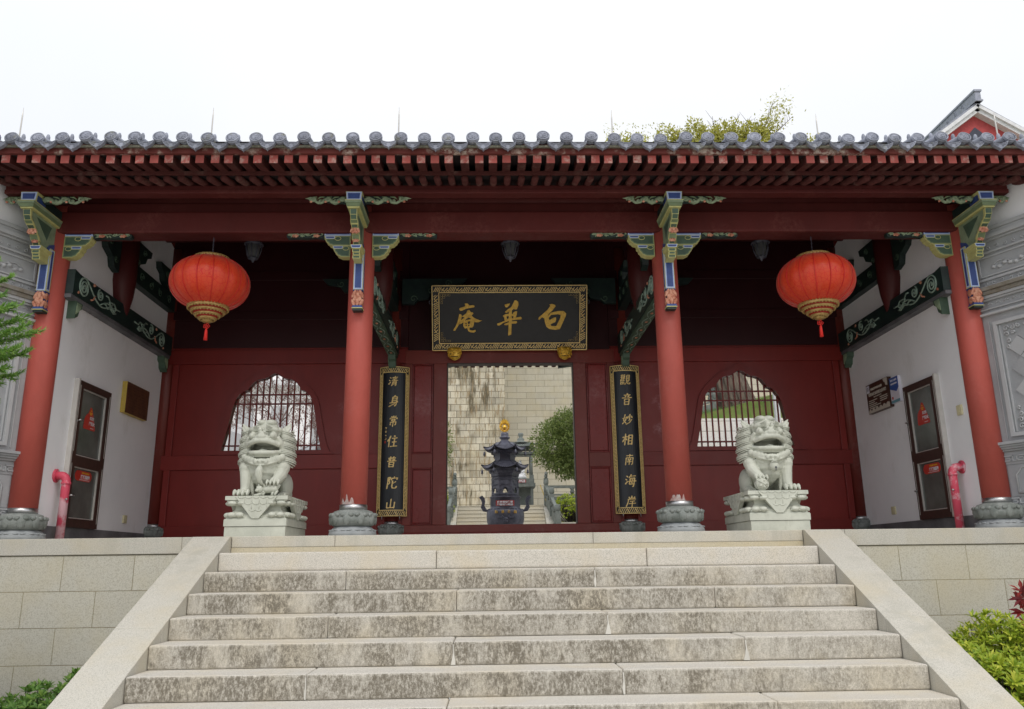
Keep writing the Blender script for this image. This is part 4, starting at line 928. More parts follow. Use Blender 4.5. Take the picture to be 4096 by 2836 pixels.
# ---- side wall items
def on_wall(sx): return lambda a_, b_, t: (sx*(4.5-t), a_, b_)
f = on_wall(-1)
t = thing('wooden_plaque', (-4.5, 1.8, 1.48), 'square brown wooden plaque with a brass edge on the left porch wall', 'plaque')
MB().prism([(1.50, 1.478), (2.11, 1.478), (2.11, 1.842), (1.50, 1.842)], f, .001, .055).build('edge', 'brass_edge', t)
mb = MB().prism([(1.503, 1.481), (2.107, 1.481), (2.107, 1.839), (1.503, 1.839)], f, .055, .060)
rn = random.Random(2)
for i in range(9):
    for j in range(14):
        if rn.random() < .75: y_ = 2.05-j*.038; z_ = 1.80-i*.034; mb.prism([(y_, z_), (y_-rn.uniform(.01, .03), z_), (y_-.02, z_-rn.uniform(.006, .018))], f, .060, .0615, 1)
mb.build('board', ['wood_brown', 'wood_dark'], t)
f = on_wall(1)
t = thing('brown_sign', (4.5, 1.75, 1.45), 'brown information sign with pale lettering and a scalloped lower border on the right porch wall', 'sign')
Y0, Y1, Z0, Z1 = 1.50, 2.055, 1.475, 1.835   # viewer's right = smaller Y
fr_ = lambda a_, b_, t_: f(Y1-a_, b_, t_)      # a runs left to right as read
MB().prism([(0, Z0), (Y1-Y0, Z0), (Y1-Y0, Z1), (0, Z1)], fr_, .001, .05).build('board', 'sign_brown', t)
L = MB(); WW = Y1-Y0
L.prism([(.012, Z1-.105), (.085, Z1-.105), (.085, Z1-.012), (.012, Z1-.012)], fr_, .050, .0525, 1)
L.text('白', fr_, .05, Z1-.055, .035, .045, .0525, .054, 2)
L.text('文物保护单位公示牌', fr_, WW*.47, Z1-.070, .30, .030, .05, .053, 0, bold=.02)
L.text('普陀山文化景观之白华庵', fr_, WW*.50, Z1-.130, .46, .042, .05, .053, 0, bold=.03)
L.text('浙江省人民政府公布', fr_, WW*.50, Z1-.172, .20, .014, .05, .053, 0)
rn = random.Random(8)
for (a0, z, ls) in ((.04, .212, .22), (.33, .205, .18), (.04, .236, .15), (.33, .228, .19), (.04, .26, .20), (.33, .252, .17), (.04, .282, .30), (.04, .304, .22)):
    x_ = a0
    while x_ < a0+ls: w_ = rn.uniform(.008, .014); L.prism([(x_, Z1-z), (x_+w_, Z1-z), (x_+w_, Z1-z+.010), (x_, Z1-z+.010)], fr_, .05, .052, 0); x_ += w_+.004
L.prism([(0.004, Z0+.004), (WW-.004, Z0+.004), (WW-.004, Z0+.062)]+[(WW*(1-i/30), Z0+.022+.030*abs(sin(i*pi/5))+.02*(1-i/30)) for i in range(1, 30)]+[(.004, Z0+.02)], fr_, .05, .0515, 0)
L.prism([(WW-.004, Z1-.004), (WW-.11, Z1-.004), (WW-.09, Z1-.04), (WW-.06, Z1-.055), (WW-.05, Z1-.09), (WW-.004, Z1-.10)], fr_, .05, .0515, 0)
L.build('lettering', ['sign_text', 'sign_white', 'ink_dark'], t)
t = thing('blue_sign', (4.5, 1.4, 1.5), 'narrow blue and white notice board beside the brown sign', 'sign')
Y0, Y1, Z0, Z1 = 1.28, 1.485, 1.50, 1.80; fr_ = lambda a_, b_, t_: f(Y1-a_, b_, t_); WW = Y1-Y0
MB().prism([(0, Z0), (WW, Z0), (WW, Z1), (0, Z1)], fr_, .001, .035).build('board', 'sign_white', t)
L = MB(); L.prism([(.002, Z1-.002), (WW-.002, Z1-.002), (WW-.002, Z1-.13), (WW*.7, Z1-.175), (WW*.35, Z1-.15), (.002, Z1-.13)], fr_, .035, .037, 0)
L.prism([(.002, Z0+.002), (WW-.002, Z0+.002), (WW-.002, Z0+.035), (.002, Z0+.030)], fr_, .035, .037, 1)
L.text('普陀文旅码', fr_, WW/2, Z1-.035, .15, .024, .037, .039, 2, bold=.02)
L.prism([(.03, Z1-.085), (WW-.03, Z1-.085), (WW-.03, Z1-.068), (.03, Z1-.068)], fr_, .037, .039, 2)
L.prism([(.025, Z0+.045), (.055, Z0+.045), (.055, Z0+.075), (.025, Z0+.075)], fr_, .035, .037, 3)
L.build('print', ['sign_blue', 'sign_teal', 'sign_white', 'sticker_red'], t)
def plate(sx, y, z, w_, h, nm, label):
    o = MB().prism([(y-w_/2, z-h/2), (y+w_/2, z-h/2), (y+w_/2, z+h/2), (y-w_/2, z+h/2)], on_wall(sx), .001, .02).prism([(y-w_/5, z-h/3.5), (y+w_/5, z-h/3.5), (y+w_/5, z+h/3.5), (y-w_/5, z+h/3.5)], on_wall(sx), .02, .024)
    o = o.build(nm, 'cream_plastic', None, .003); tag(o, label, nm.replace('_', ' '))
plate(-1, 1.895, .293, .085, .09, 'power_socket', 'cream socket plate low on the left porch wall'); plate(1, 1.82, .29, .085, .09, 'power_socket', 'cream socket plate low on the right porch wall')
plate(1, .19, 1.19, .085, .10, 'light_switch', 'cream switch plate between the right side door and the red column')
# stickers on the door panes (mascots left out)
def tri_sticker(sx, yc, label):
    rd_ = (lambda a_, b_, t_: on_wall(-1)(yc+a_, b_, t_)) if sx < 0 else (lambda a_, b_, t_: on_wall(1)(yc-a_, b_, t_))
    t = thing('triangle_sticker', (sx*4.5, yc, 1.16), label, 'sticker')
    MB().prism([(-.125, 1.175), (-.115, 1.16), (.115, 1.16), (.128, 1.175), (.122, 1.195), (.028, 1.385), (.010, 1.398), (-.010, 1.396), (-.045, 1.33), (-.075, 1.315), (-.105, 1.285), (-.118, 1.24)], rd_, .0205, .0225).build('backing', 'sticker_red', t)
    L = MB(); L.text('严禁', rd_, 0.005, 1.362, .03, .016, .0225, .024, 0, bold=.02); L.text('携带易燃', rd_, .005, 1.338, .06, .014, .0225, .024, 0, bold=.02); L.text('易爆物', rd_, .005, 1.322, .04, .012, .0225, .024, 0, bold=.02)
    L.text('禁烟', rd_, .035, 1.283, .085, .036, .0225, .024, 1, bold=.04); L.text('严禁火', rd_, .045, 1.228, .125, .042, .0225, .024, 1, bold=.04); L.prism([(.02, 1.178), (.09, 1.178), (.09, 1.184), (.02, 1.184)], rd_, .0225, .024, 1)
    L.build('lettering', ['sticker_yellow', 'sticker_white'], t)
tri_sticker(-1, .80, 'red triangular warning sticker on the upper pane of the left side door'); tri_sticker(1, .87, 'red triangular warning sticker on the upper pane of the right side door')
def pill_sticker(sx, yc, label):
    rd_ = (lambda a_, b_, t_: on_wall(-1)(yc+a_, b_, t_)) if sx < 0 else (lambda a_, b_, t_: on_wall(1)(yc-a_, b_, t_))
    t = thing('rounded_sticker', (sx*4.5, yc, .65), label, 'sticker'); P = []
    for cx_, a0 in ((.12, -90), (-.12, 90)):
        for i in range(9): q = radians(a0+i*22.5); P.append((cx_+cos(q)*.055, .675+sin(q)*.052))
    MB().prism(P, rd_, .0205, .0225).build('backing', 'sticker_red', t)
    L = MB(); L.text('消防安全提示', rd_, .04, .706, .16, .018, .0225, .024, 0, bold=.03); L.text('推门请进', rd_, .04, .667, .19, .040, .0225, .024, 1, bold=.05); L.prism([(-.08, .634), (.13, .634), (.13, .639), (-.08, .639)], rd_, .0225, .024, 1)
    L.build('lettering', ['sticker_yellow', 'sticker_white'], t)
pill_sticker(-1, .80, 'small red rounded sticker on the lower pane of the left side door'); pill_sticker(1, .84, 'small red rounded sticker on the lower pane of the right side door')
# ---- pipes
def pipe(sx, y, label):
    t = thing('red_pipe', (sx*4.4, y, 0), label, 'pipe', 'peeling red pipes by the side doors'); x = sx*4.39; xw = sx*4.5
    P = [(x, y, 0), (x, y, .58)]+[(x+(xw-x)*(1-cos(q)), y, .58+.065*sin(q)) for q in (.3, .6, .9, 1.2, 1.5)]+[(xw, y, .645)]
    P = [(x, y, 0.0), (x, y, .57)]+[(x+sx*.05*(1-cos(q)), y, .57+.06*sin(q)) for q in (.4, .8, 1.2, 1.57)]+[(xw, y, .63)]
    MB().tube(P, [.040]*len(P), 18).build('pipe_body', 'pipe_red', t)
    MB().cyl((x, y, .545), (x, y, .565), .046, n=18).build('joint_ring', 'pipe_red', t); MB().cyl((sx*4.487, y, .63), (sx*4.499, y, .63), .066, n=20).build('flange', 'pipe_red', t)
    MB().cyl((x-sx*.03, y-.03, .40), (x-sx*.055, y-.055, .40), .010, n=8).build('valve', 'steel_band', t)
pipe(-1, .30, 'pink red pipe with flaking paint beside the left side door'); pipe(1, .31, 'pink red pipe with flaking paint beside the right side door')
# ---- lightning rods
for i, (x, zt) in enumerate(((-6.109, 5.386), (-3.736, 5.391), (-1.391, 5.403), (1.324, 5.366), (3.969, 5.317), (6.31, 5.358))):
    o = MB().tube([(x, 1.5, 4.2), (x, 1.5, zt-.12), (x, 1.5, zt)], [.010, .009, .002], 8).build('lightning_rod', 'alu')
    o['group'] = 'lightning rods along the roof'; tag(o, 'thin grey lightning rod standing on the roof, %s from the left' % ('first', 'second', 'third', 'fourth', 'fifth', 'sixth')[i], 'lightning rod')
# ================================================================== STAIRS, TERRACE
YS, TR, RI, Z1s = -.5726, .313, .15, -.1401
WS = 2.466+.012
stairs = thing('stone_stairs', (0, -2, -1.7), 'broad flight of weathered pale granite steps between two sloping side slabs', 'stairs')
joints = {0: (937, 3218, 1340, 2372), 1: (890, 3272, 1743, 2583), 2: (829, 3343, 1382, 2373), 3: (765, 3422, 1821, 2857), 4: (694, 3507, 1310, 2423), 5: (612, 3602, 1804, 2975), 6: (517, 3713, 1218, 2480), 7: (420, 3845, 1780, 3110), 8: (300, 3980, 1400, 2600), 9: (200, 4100, 1900, 3000), 10: (0, 4200, 1200, 2500)}
rn = random.Random(12)
for k in range(0, 11):
    uL, uR, j1, j2 = joints[k]; xs = [-WS]+[(u-(uL+uR)/2)/((uR-uL)/4.932) for u in (j1, j2)]+[WS]
    mb = MB()
    if k == 0:
        for a_, b_ in zip(xs, xs[1:]): mb.box(a_+.0015, b_-.0015, YS, -.02, -.093, 0)
        mb.build('step', 'granite_cope', stairs, .006); m2 = MB()
        m2.box(-WS, WS, YS+.004, -.02, -.142, -.0935); m2.build('step_band', 'granite_yellow', stairs, .003); continue
    y0 = YS-k*TR; z0 = Z1s-(k-1)*RI
    for a_, b_ in zip(xs, xs[1:]):
        dy = rn.uniform(-.003, .003); dz = rn.uniform(-.002, .002); mb.box(a_+.0018, b_-.0018, y0+dy, y0+TR+.06, z0-RI+.001, z0+dz)
    o = mb.build('step', 'granite_step', stairs, .012)
    if k in (2, 4, 5, 6):
        pj = MB()
        for q, (xj, hh, ww) in enumerate(((xs[1], .13, .012), (xs[2], .09 if k != 6 else .13, .016))):
            if (k in (2, 4) and q == 0): continue
            pts = [(xj-ww*.25, z0-.02), (xj+ww*.2, z0-.02), (xj+ww*.35, z0-.07), (xj+ww*(.9 if k in (4, 5) else .5), z0-.105), (xj+ww*(1.3 if k in (4, 5) else .4), z0-.146), (xj-ww*(1.3 if k in (4, 5) else .2), z0-.146), (xj-ww*.6, z0-.11), (xj-ww*.1, z0-.07)]
            pj.prism(pts, XZ, y0-.006, y0+.004)
        pj.build('joint_filler', 'white_mortar', o)
for s in (-1, 1):
    x0, x1 = sorted((s*2.480, s*2.80)); sl = .485; y_b = YS-10.6*TR
    zz = lambda y: sl*(y+.605)
    for ya, yb, g in ((-.605, -1.93, 0), (-1.9335, y_b, 1)):
        p = [(ya, zz(ya)), (ya, zz(ya)-.9 if g else -.9), (yb, max(-1.72, zz(yb)-.9)), (yb, zz(yb))]
        if not g: p = [(ya, zz(ya)), (YS-.002, .0), (YS-.002, -.9)] + [(yb, zz(yb)-.9), (yb, zz(yb))]; p = [(YS-.0, .0005), (YS-.0, -.9), (yb, zz(yb)-.6), (yb, zz(yb)), (ya, zz(ya)+.0005)]
        MB().prism(p, YZ, x0, x1).build('side_slab', 'granite_cope' if not g else 'granite_cope', stairs, .005)
    for xx in ((x0, x1),):
        MB().box(xx[0]+.01, xx[1]-.01, y_b+.1, YS-.002, -1.72, -1.55).build('slab_footing', 'granite_wall', stairs)
terr = thing('stone_terrace', (0, 0, -1.7), 'pale granite terrace wall with a plain coping that carries the entrance hall', 'terrace')
MB().box(-7, 7, YS+.02, 5.6, -.02, -.0005).build('floor_paving', 'paving', terr)
for s in (-1, 1):
    # side copings: long slabs
    a0, b0 = sorted((s*2.481, s*7.0))
    js = [-6.2, -4.6, -2.9] if s < 0 else [2.85, 4.9, 6.3]
    mb = MB(); ee = [a0]+[j for j in js if a0 < j < b0]+[b0]
    for q0, q1 in zip(ee, ee[1:]): mb.box(q0+.001, q1-.001, YS, -.02, -.138, 0)
    mb.build('coping', 'granite_cope', terr, .005)
    MB().box(a0, b0, YS+.012, -.03, -1.72, -.141).build('retaining_face', 'granite_wall', terr)
# ================================================================== GROUND
g = MB(); g.box(-400, 400, -300, -3.9, -1.9, -1.71); struct(g.build('forecourt_ground', 'paving'))
g = MB(); g.box(-40, -2.83, -3.899, YS+.05, -1.9, -1.66).box(2.83, 40, -3.899, YS+.05, -1.9, -1.66); struct(g.build('soil_ground', 'soil'))
g = MB(); g.box(-400, -7.01, YS+.051, 400, -1.95, -.05).box(7.01, 400, YS+.051, 400, -1.95, -.05).box(-7.0, 7.0, 5.61, 400, -1.95, -.004); struct(g.build('courtyard_ground', 'paving'))
# ================================================================== SPLAYED CARVED WALLS
def splay(sx, label):
    t = thing('splayed_wall', (sx*4.66, 0, 0), label, 'wall')
    d = Vector((sx*.44, -.9, 0)).normalized(); n_ = Vector((-sx*.9, -.44, 0)).normalized(); o_ = Vector((sx*4.66, .0, 0))
    F = lambda a_, b_, t_: tuple(o_+d*a_+n_*t_+Vector((0, 0, b_)))
    Lw = 2.6; st = -.02
    def bx(mb, a0, a1, z0, z1, t0, t1, mi=0): mb.prism([(a0, z0), (a1, z0), (a1, z1), (a0, z1)], F, t0, t1, mi)
    b = MB(); bx(b, st, Lw, 0, 2.95, -.35, 0); bx(b, .70, Lw, -1.70, -.001, -.34, -.01); b.build('wall_core', 'grey_stone', t)
    p = MB(); p.prism([(st, 2.95), (Lw, 2.95), (Lw, 3.55-.0), (st, 3.42)], F, -.35, -.01); p.build('plaster_top', 'plaster_white', t)
    m = MB()   # moulded stone courses, top to bottom
    for z0, z1, e in ((2.925, 2.965, .05), (2.885, 2.925, .035), (2.845, 2.885, .06), (2.825, 2.845, .03), (2.705, 2.725, .025), (2.43, 2.455, .02), (2.355, 2.375, .035), (2.245, 2.275, .05), (2.225, 2.245, .03), (2.135, 2.15, .02), (2.075, 2.10, .045)): bx(m, st, Lw, z0, z1, 0, e)
    m.build('stone_moulding', 'grey_stone_light', t, .004)
    m = MB(); bx(m, st-.02, Lw, 2.315, 2.355, 0, .085); bx(m, st, Lw, 2.275, 2.315, 0, .065); m.build('brown_cornice', 'grey_stone_dark', t, .006)
    o2 = MB()  # raised carving
    for i in range(14):
        for zc in (2.765, 2.400): 
            o2.tube([F(a_, b_, .004) for a_, b_ in spiral(.10+i*.085, zc, .022, 1.1, i, (-1)**i, 12)], .006, 5)
        o2.tube([F(.08+i*.085+u, 2.185+.018*abs(sin(u*60)), .004) for u in (0, .012, .024, .036, .05)], .006, 5)
    bx(o2, .14, 1.2, 2.47, 2.485, 0, .015); bx(o2, .14, 1.2, 2.665, 2.68, 0, .015); bx(o2, .14, .155, 2.485, 2.665, 0, .015)
    rn = random.Random(4)
    for i in range(9):  # animal-like relief
        o2.ell(F(.30+.055*i, 2.575+rn.uniform(-.04, .04), .002), (.035, .022, .02), None, 8)
        o2.tube([F(.28+.06*i+u, 2.54+.09*sin(u*20+i)*.4+.03, .004) for u in (0, .03, .06, .09)], .008, 5)
    # main panel frame
    for e in ((.20, .235, .86, 2.0), ): bx(o2, e[0], e[1], e[2], e[3], 0, .03)
    bx(o2, .235, 1.7, 1.965, 2.0, 0, .03); bx(o2, .235, 1.7, .86, .895, 0, .03); bx(o2, .15, .158, .85, 2.02, 0, .012); bx(o2, .25, .262, .905, 1.955, 0, .014)
    o2.build('relief_carving', 'grey_stone_light', t, 0)
    dm = MB()
    for i in range(7):
        for j in range(7):
            cx_, cz_ = .42+(i-j)*.105+.30, .98+(i+j)*.105; q = .100
            P = [(cx_, cz_-q), (cx_+q, cz_), (cx_, cz_+q), (cx_-q, cz_)]
            if cx_-q > .27 and cx_+q < 1.7 and cz_-q > .90 and cz_+q < 1.97: dm.prism(P, F, 0, .006+.003*((i*3+j) % 3), (i+2*j) % 2)
    dm.build('diamond_tiles', ['grey_stone_light', 'grey_stone'], t)
    cv = MB()
    for (cx_, cz_, sz_) in ((.28, 1.93, -1), (.28, .93, 1)):
        for k, (u, v, r) in enumerate(((.03, .02, .028), (.09, .02, .026), (.15, .015, .022), (.03, .08, .026), (.04, .14, .022), (.03, .20, .018), (.09, .075, .02), (.21, .012, .016))):
            cv.tube([F(a_, b_, .010) for a_, b_ in spiral(cx_+u, cz_+sz_*v, r, 1.2, k, (-1)**k, 14)], .008, 5)
    cv.build('corner_carving', 'grey_stone_light', t)
    # shelf and plinth
    s_ = MB(); 
    for z0, z1, e in ((.785, .812, .085), (.765, .785, .07), (.745, .765, .055), (.725, .745, .035)): bx(s_, st-.03, Lw, z0, z1, 0, e)
    bx(s_, st, Lw, .60, .725, 0, .012); bx(s_, .10, Lw, .30, .60, 0, .006)
    s_.build('shelf', 'grey_stone', t, .004)
    k_ = MB()
    for z0 in (.63, .235):
        h = .055
        for i in range(12):
            a_ = .08+i*.13; e0 = .0125 if z0 > .5 else .001
            for q in ((a_, a_+.10, z0+h-.010, z0+h), (a_, a_+.010, z0, z0+h), (a_, a_+.075, z0, z0+.010), (a_+.066, a_+.075, z0, z0+.035), (a_+.035, a_+.075, z0+.026, z0+.035), (a_+.10, a_+.13, z0, z0+.009), (a_+.092, a_+.10, z0, z0+h)): bx(k_, q[0], q[1], q[2], q[3], e0, e0+.010)
    k_.tube([F(a_, b_, .010) for a_, b_ in ((.18, .33), (.18, .50), (.21, .53), (.24, .57), (.7, .57), (.73, .53), (.76, .50), (.76, .33), (.18, .33))], .008, 5)
    for i in range(6): k_.tube([F(a_, b_, .010) for a_, b_ in spiral(.32+.05*i, .40+.03*sin(i*2), .022, 1.1, i, 1, 10)], .007, 5)
    k_.build('key_pattern', 'grey_stone_light', t)
splay(-1, 'grey carved stone wall flaring out left of the hall, partly hidden by the conifer branch'); splay(1, 'grey carved stone wall flaring out right of the hall')
# ================================================================== STONE LIONS
def baked(mb, voxel, smooth=4):
    me = mb.mesh('tmp', 'lion_stone'); ob = bpy.data.objects.new('tmp', me); C.objects.link(ob)
    m = ob.modifiers.new('r', 'REMESH'); m.mode = 'VOXEL'; m.voxel_size = voxel; m.use_smooth_shade = True
    m2 = ob.modifiers.new('s', 'SMOOTH'); m2.factor = .5; m2.iterations = smooth
    dg = bpy.context.evaluated_depsgraph_get(); out = bpy.data.meshes.new_from_object(ob.evaluated_get(dg))
    bpy.data.objects.remove(ob); bpy.data.meshes.remove(me); return out
def lion_mesh():
    """guardian lion, front = -Y, base z=0, right fore paw raised on +X side"""
    b = MB(); R = Matrix.Rotation
    E_ = lambda c, r, rx=0, ry=0, rz=0: b.ell(c, r, Euler((rx, ry, rz)).to_matrix(), 16)
    T = lambda pts, rs, n=12: b.tube(pts, rs, n)
    # trunk, haunches
    E_((0, .13, .23), (.145, .19, .19), -.35); E_((0, -.035, .265), (.17, .135, .13)); E_((0, -.03, .19), (.125, .115, .09)); E_((0, .22, .14), (.17, .13, .14)); E_((0, -.02, .17), (.10, .10, .09))
    for s in (-1, 1):
        E_((s*.155, .19, .12), (.065, .125, .125), -.2); E_((s*.165, .09, .035), (.05, .10, .035)); E_((s*.15, .25, .05), (.055, .07, .05))
        E_((s*.172, -.050, .272), (.076, .074, .074))          # shoulder ball
        for k in range(3): E_((s*(.145+.028*k), -.005-.008*abs(k-1), .022), (.016, .03, .02))
    # straight foreleg (-X side)
    T([(-.178, -.05, .27), (-.168, -.065, .19), (-.160, -.09, .09), (-.162, -.11, .04)], [.066, .060, .050, .044]); E_((-.115, -.06, .12), (.022, .03, .12), 0, -.2)
    E_((-.172, -.135, .035), (.065, .055, .032))
    for k in range(4):
        x = -.235+k*.042; y = -.172-.010*(1.5-abs(k-1.5)); E_((x, y, .042), (.019, .030, .026)); E_((x, y-.018, .028), (.016, .018, .024)); T([(x, y-.028, .030), (x, y-.040, .016), (x, y-.040, .002)], [.010, .008, .003], 8)
    # raised foreleg (+X side)
    T([(.178, -.05, .27), (.172, -.085, .20), (.150, -.135, .155), (.125, -.17, .125)], [.066, .060, .050, .042]); T([(.19, -.02, .24), (.185, -.05, .17), (.165, -.10, .13)], [.02, .022, .02])
    for k in range(4):
        x = .075+k*.036; y = -.195+.006*abs(k-1.5); E_((x, y, .132), (.016, .026, .022)); T([(x, y-.010, .135), (x, y-.026, .115), (x, y-.022, .088)], [.012, .011, .005], 8)
    # head: cranium, muzzle, jaws (mouth kept open)
    E_((0, .09, .47), (.165, .115, .16)); E_((0, -.03, .545), (.165, .13, .075)); E_((0, -.075, .585), (.165, .10, .075)); E_((0, -.03, .655), (.110, .09, .055)); E_((-.040, -.05, .690), (.058, .075, .036)); E_((.040, -.05, .690), (.058, .075, .036)); E_((0, .0, .70), (.06, .06, .03))
    for s in (-1, 1):
        E_((s*.082, -.155, .620), (.070, .038, .030), 0, s*.22, s*.3); E_((s*.028, -.185, .612), (.024, .022, .022)); E_((s*.140, -.10, .615), (.026, .040, .030))
        E_((s*.098, -.170, .553), (.040, .032, .036)); E_((s*.098, -.192, .553), (.028, .024, .028))
        T([(s*.135, -.150, .545), (s*.160, -.12, .50), (s*.168, -.085, .45), (s*.155, -.09, .40)], [.022, .028, .028, .026])   # cheeks
        E_((s*.040, -.205, .535), (.032, .026, .024)); E_((s*.022, -.222, .542), (.018, .020, .017))
        # ears
        b.tube([(s*.165, -.05, .605), (s*.200, -.06, .635), (s*.245, -.06, .690)], [.036, .030, .003], 8); b.tube([(s*.17, -.06, .595), (s*.215, -.075, .612), (s*.25, -.06, .66)], [.022, .018, .003], 8)
    E_((0, -.218, .540), (.050, .036, .030)); E_((0, -.195, .575), (.045, .040, .020))
    up_ = [(-.150, -.130, .478), (-.105, -.185, .497), (-.055, -.215, .512), (0, -.226, .516), (.055, -.215, .512), (.105, -.185, .497), (.150, -.130, .478)]
    up_ = [(x, y, z-.008) for x, y, z in up_]; T(up_, [.020, .024, .025, .026, .025, .024, .020]); T([(x, y+.035, z+.010) for x, y, z in up_], .026)
    lo_ = [(-.145, -.110, .412), (-.11, -.160, .400), (-.055, -.188, .396), (0, -.195, .396), (.055, -.188, .396), (.11, -.160, .400), (.145, -.110, .412)]
    T(lo_, [.018, .021, .022, .022, .022, .021, .018]); T([(x, y+.03, z-.018) for x, y, z in lo_], .024); E_((0, -.11, .372), (.12, .08, .022)); E_((0, -.130, .415), (.048, .045, .022), -.25)
    # mane lobes at both sides and behind
    for s in (-1, 1):
        for (x, y, z, r) in ((.178, -.03, .575, .042), (.200, -.015, .52, .052), (.205, -.01, .455, .056), (.198, -.005, .392, .054), (.188, .02, .335, .052), (.155, .08, .59, .052), (.185, .09, .52, .062), (.18, .09, .44, .065), (.165, .12, .36, .06), (.12, .14, .62, .06), (.12, .17, .54, .07), (.12, .18, .45, .07), (.11, .2, .36, .07)):
            E_((s*x*1.06, y, z), (r*.78, r*1.05, r))
    E_((0, .16, .62), (.08, .06, .06)); E_((0, .18, .50), (.09, .07, .1))
    # collar / apron, leaf-shaped
    for i in range(13):
        u = -1+i/6; E_((u*.185, -.115-.055*(1-u*u), .322+.040*u*u-.030*(1-abs(u))), (.030, .022, .034+.018*(1-abs(u))), .35)
    T([(u*.20, -.105-.085*(1-u*u), .315+.045*u*u-.032*(1-u*u)) for u in (-1, -.75, -.5, -.25, 0, .25, .5, .75, 1)], .011)
    T([(u*.19, -.085-.075*(1-u*u), .285+.035*u*u-.032*(1-u*u)) for u in (-1, -.75, -.5, -.25, 0, .25, .5, .75, 1)], .010)
    E_((0, -.185, .315), (.050, .022, .030)); 
    for s in (-1, 1): E_((s*.022, -.208, .318), (.011, .008, .009)); E_((s*.05, -.195, .315), (.02, .012, .024))
    T([(0, .27, .12), (0, .33, .25), (.02, .31, .40)], [.035, .045, .03])
    me = baked(b, .0052, 3)
    # fine carving laid over the baked surface
    d = MB()
    for s in (-1, 1):
        z_ = .30; i_ = 0
        while z_ < .60:      # flowing strands of the mane, in lobes
            ph = ((z_-.30) % .068)/.068; e = (1+.12*sin(ph*pi))*(1-.9*max(0, z_-.52)); dz_ = -.016*(1-ph); zf = min(1, (.66-z_)/.06)
            d.tube([(s*.150, -.098, z_+.010), (s*.178*zf**.15, -.104*e, z_+.012), (s*.212*e, -.080, z_+.004), (s*.240*e, -.035, z_+dz_*.6), (s*.252*e, .015, z_+dz_*1.2), (s*.246*e, .065, z_+dz_), (s*.225*e, .115, z_+.004), (s*.19*e, .16, z_+.012)], [.0045, .0065, .0075, .0075, .0075, .0070, .006, .004], 5)
            z_ += .0135; i_ += 1
        for zc_ in (.335, .403, .471, .539, .607): d.tube([(s*(.246+.014*cos(q)), -.020+.022*sin(q)*(1-i/16), zc_+.024*cos(q+1)*(1-i/16)) for i, q in enumerate([i*.55 for i in range(15)])], .0060, 5)
        for q in range(6):      # brow ridges
            d.tube([(s*(.035+.105*j/8), -.196+.052*(j/8)**1.5-.004*q*(j < 5), .592+.010*q*.95+.012*sin(j/8*5+q*.3)) for j in range(9)], .0035, 5)
        for q in (.020, .012): d.tube([(s*.100+q*cos(a_), -.209+(.006 if q > .015 else 0), .553+q*sin(a_)) for a_ in [2*pi*i/14 for i in range(15)]], .0032, 5)
        d.ell((s*.100, -.208, .553), .006, None, 8)
        for q in range(3): d.tube([(s*(.02+.045*j/5), -.222-.004*q+.010*j/5, .565+.010*q-.003*j) for j in range(6)], .0032, 5)
        d.tube([(s*(.03+.11*j/7), -.236+.010*(j)**1.05, .522-.0035*j+.004*sin(j)) for j in range(8)], .0035, 5)
        for k in range(5): d.tube([(s*(.06+.018*k), -.175+.01*k, .345), (s*(.065+.02*k), -.185+.012*k, .325), (s*(.07+.024*k), -.175+.014*k, .300)], .0035, 5)
    for i in range(15): # teeth row
        u = -1+i/7; d.ell((u*.11, -.205+.060*u*u, .490-.010*u*u), (.006, .006, .008), None, 6); d.ell((u*.10, -.190+.055*u*u, .403), (.006, .006, .007), None, 6)
    dm = d.mesh('tmp2', 'lion_stone'); bm = bmesh.new(); bm.from_mesh(me); bm.from_mesh(dm); bm.to_mesh(me); bm.free(); bpy.data.meshes.remove(dm)
    me.materials.clear(); me.materials.append(MATS['lion_stone'])
    for p in me.polygons: p.use_smooth = True; p.material_index = 0
    me.name = 'lion_body'; return me
LM = lion_mesh()
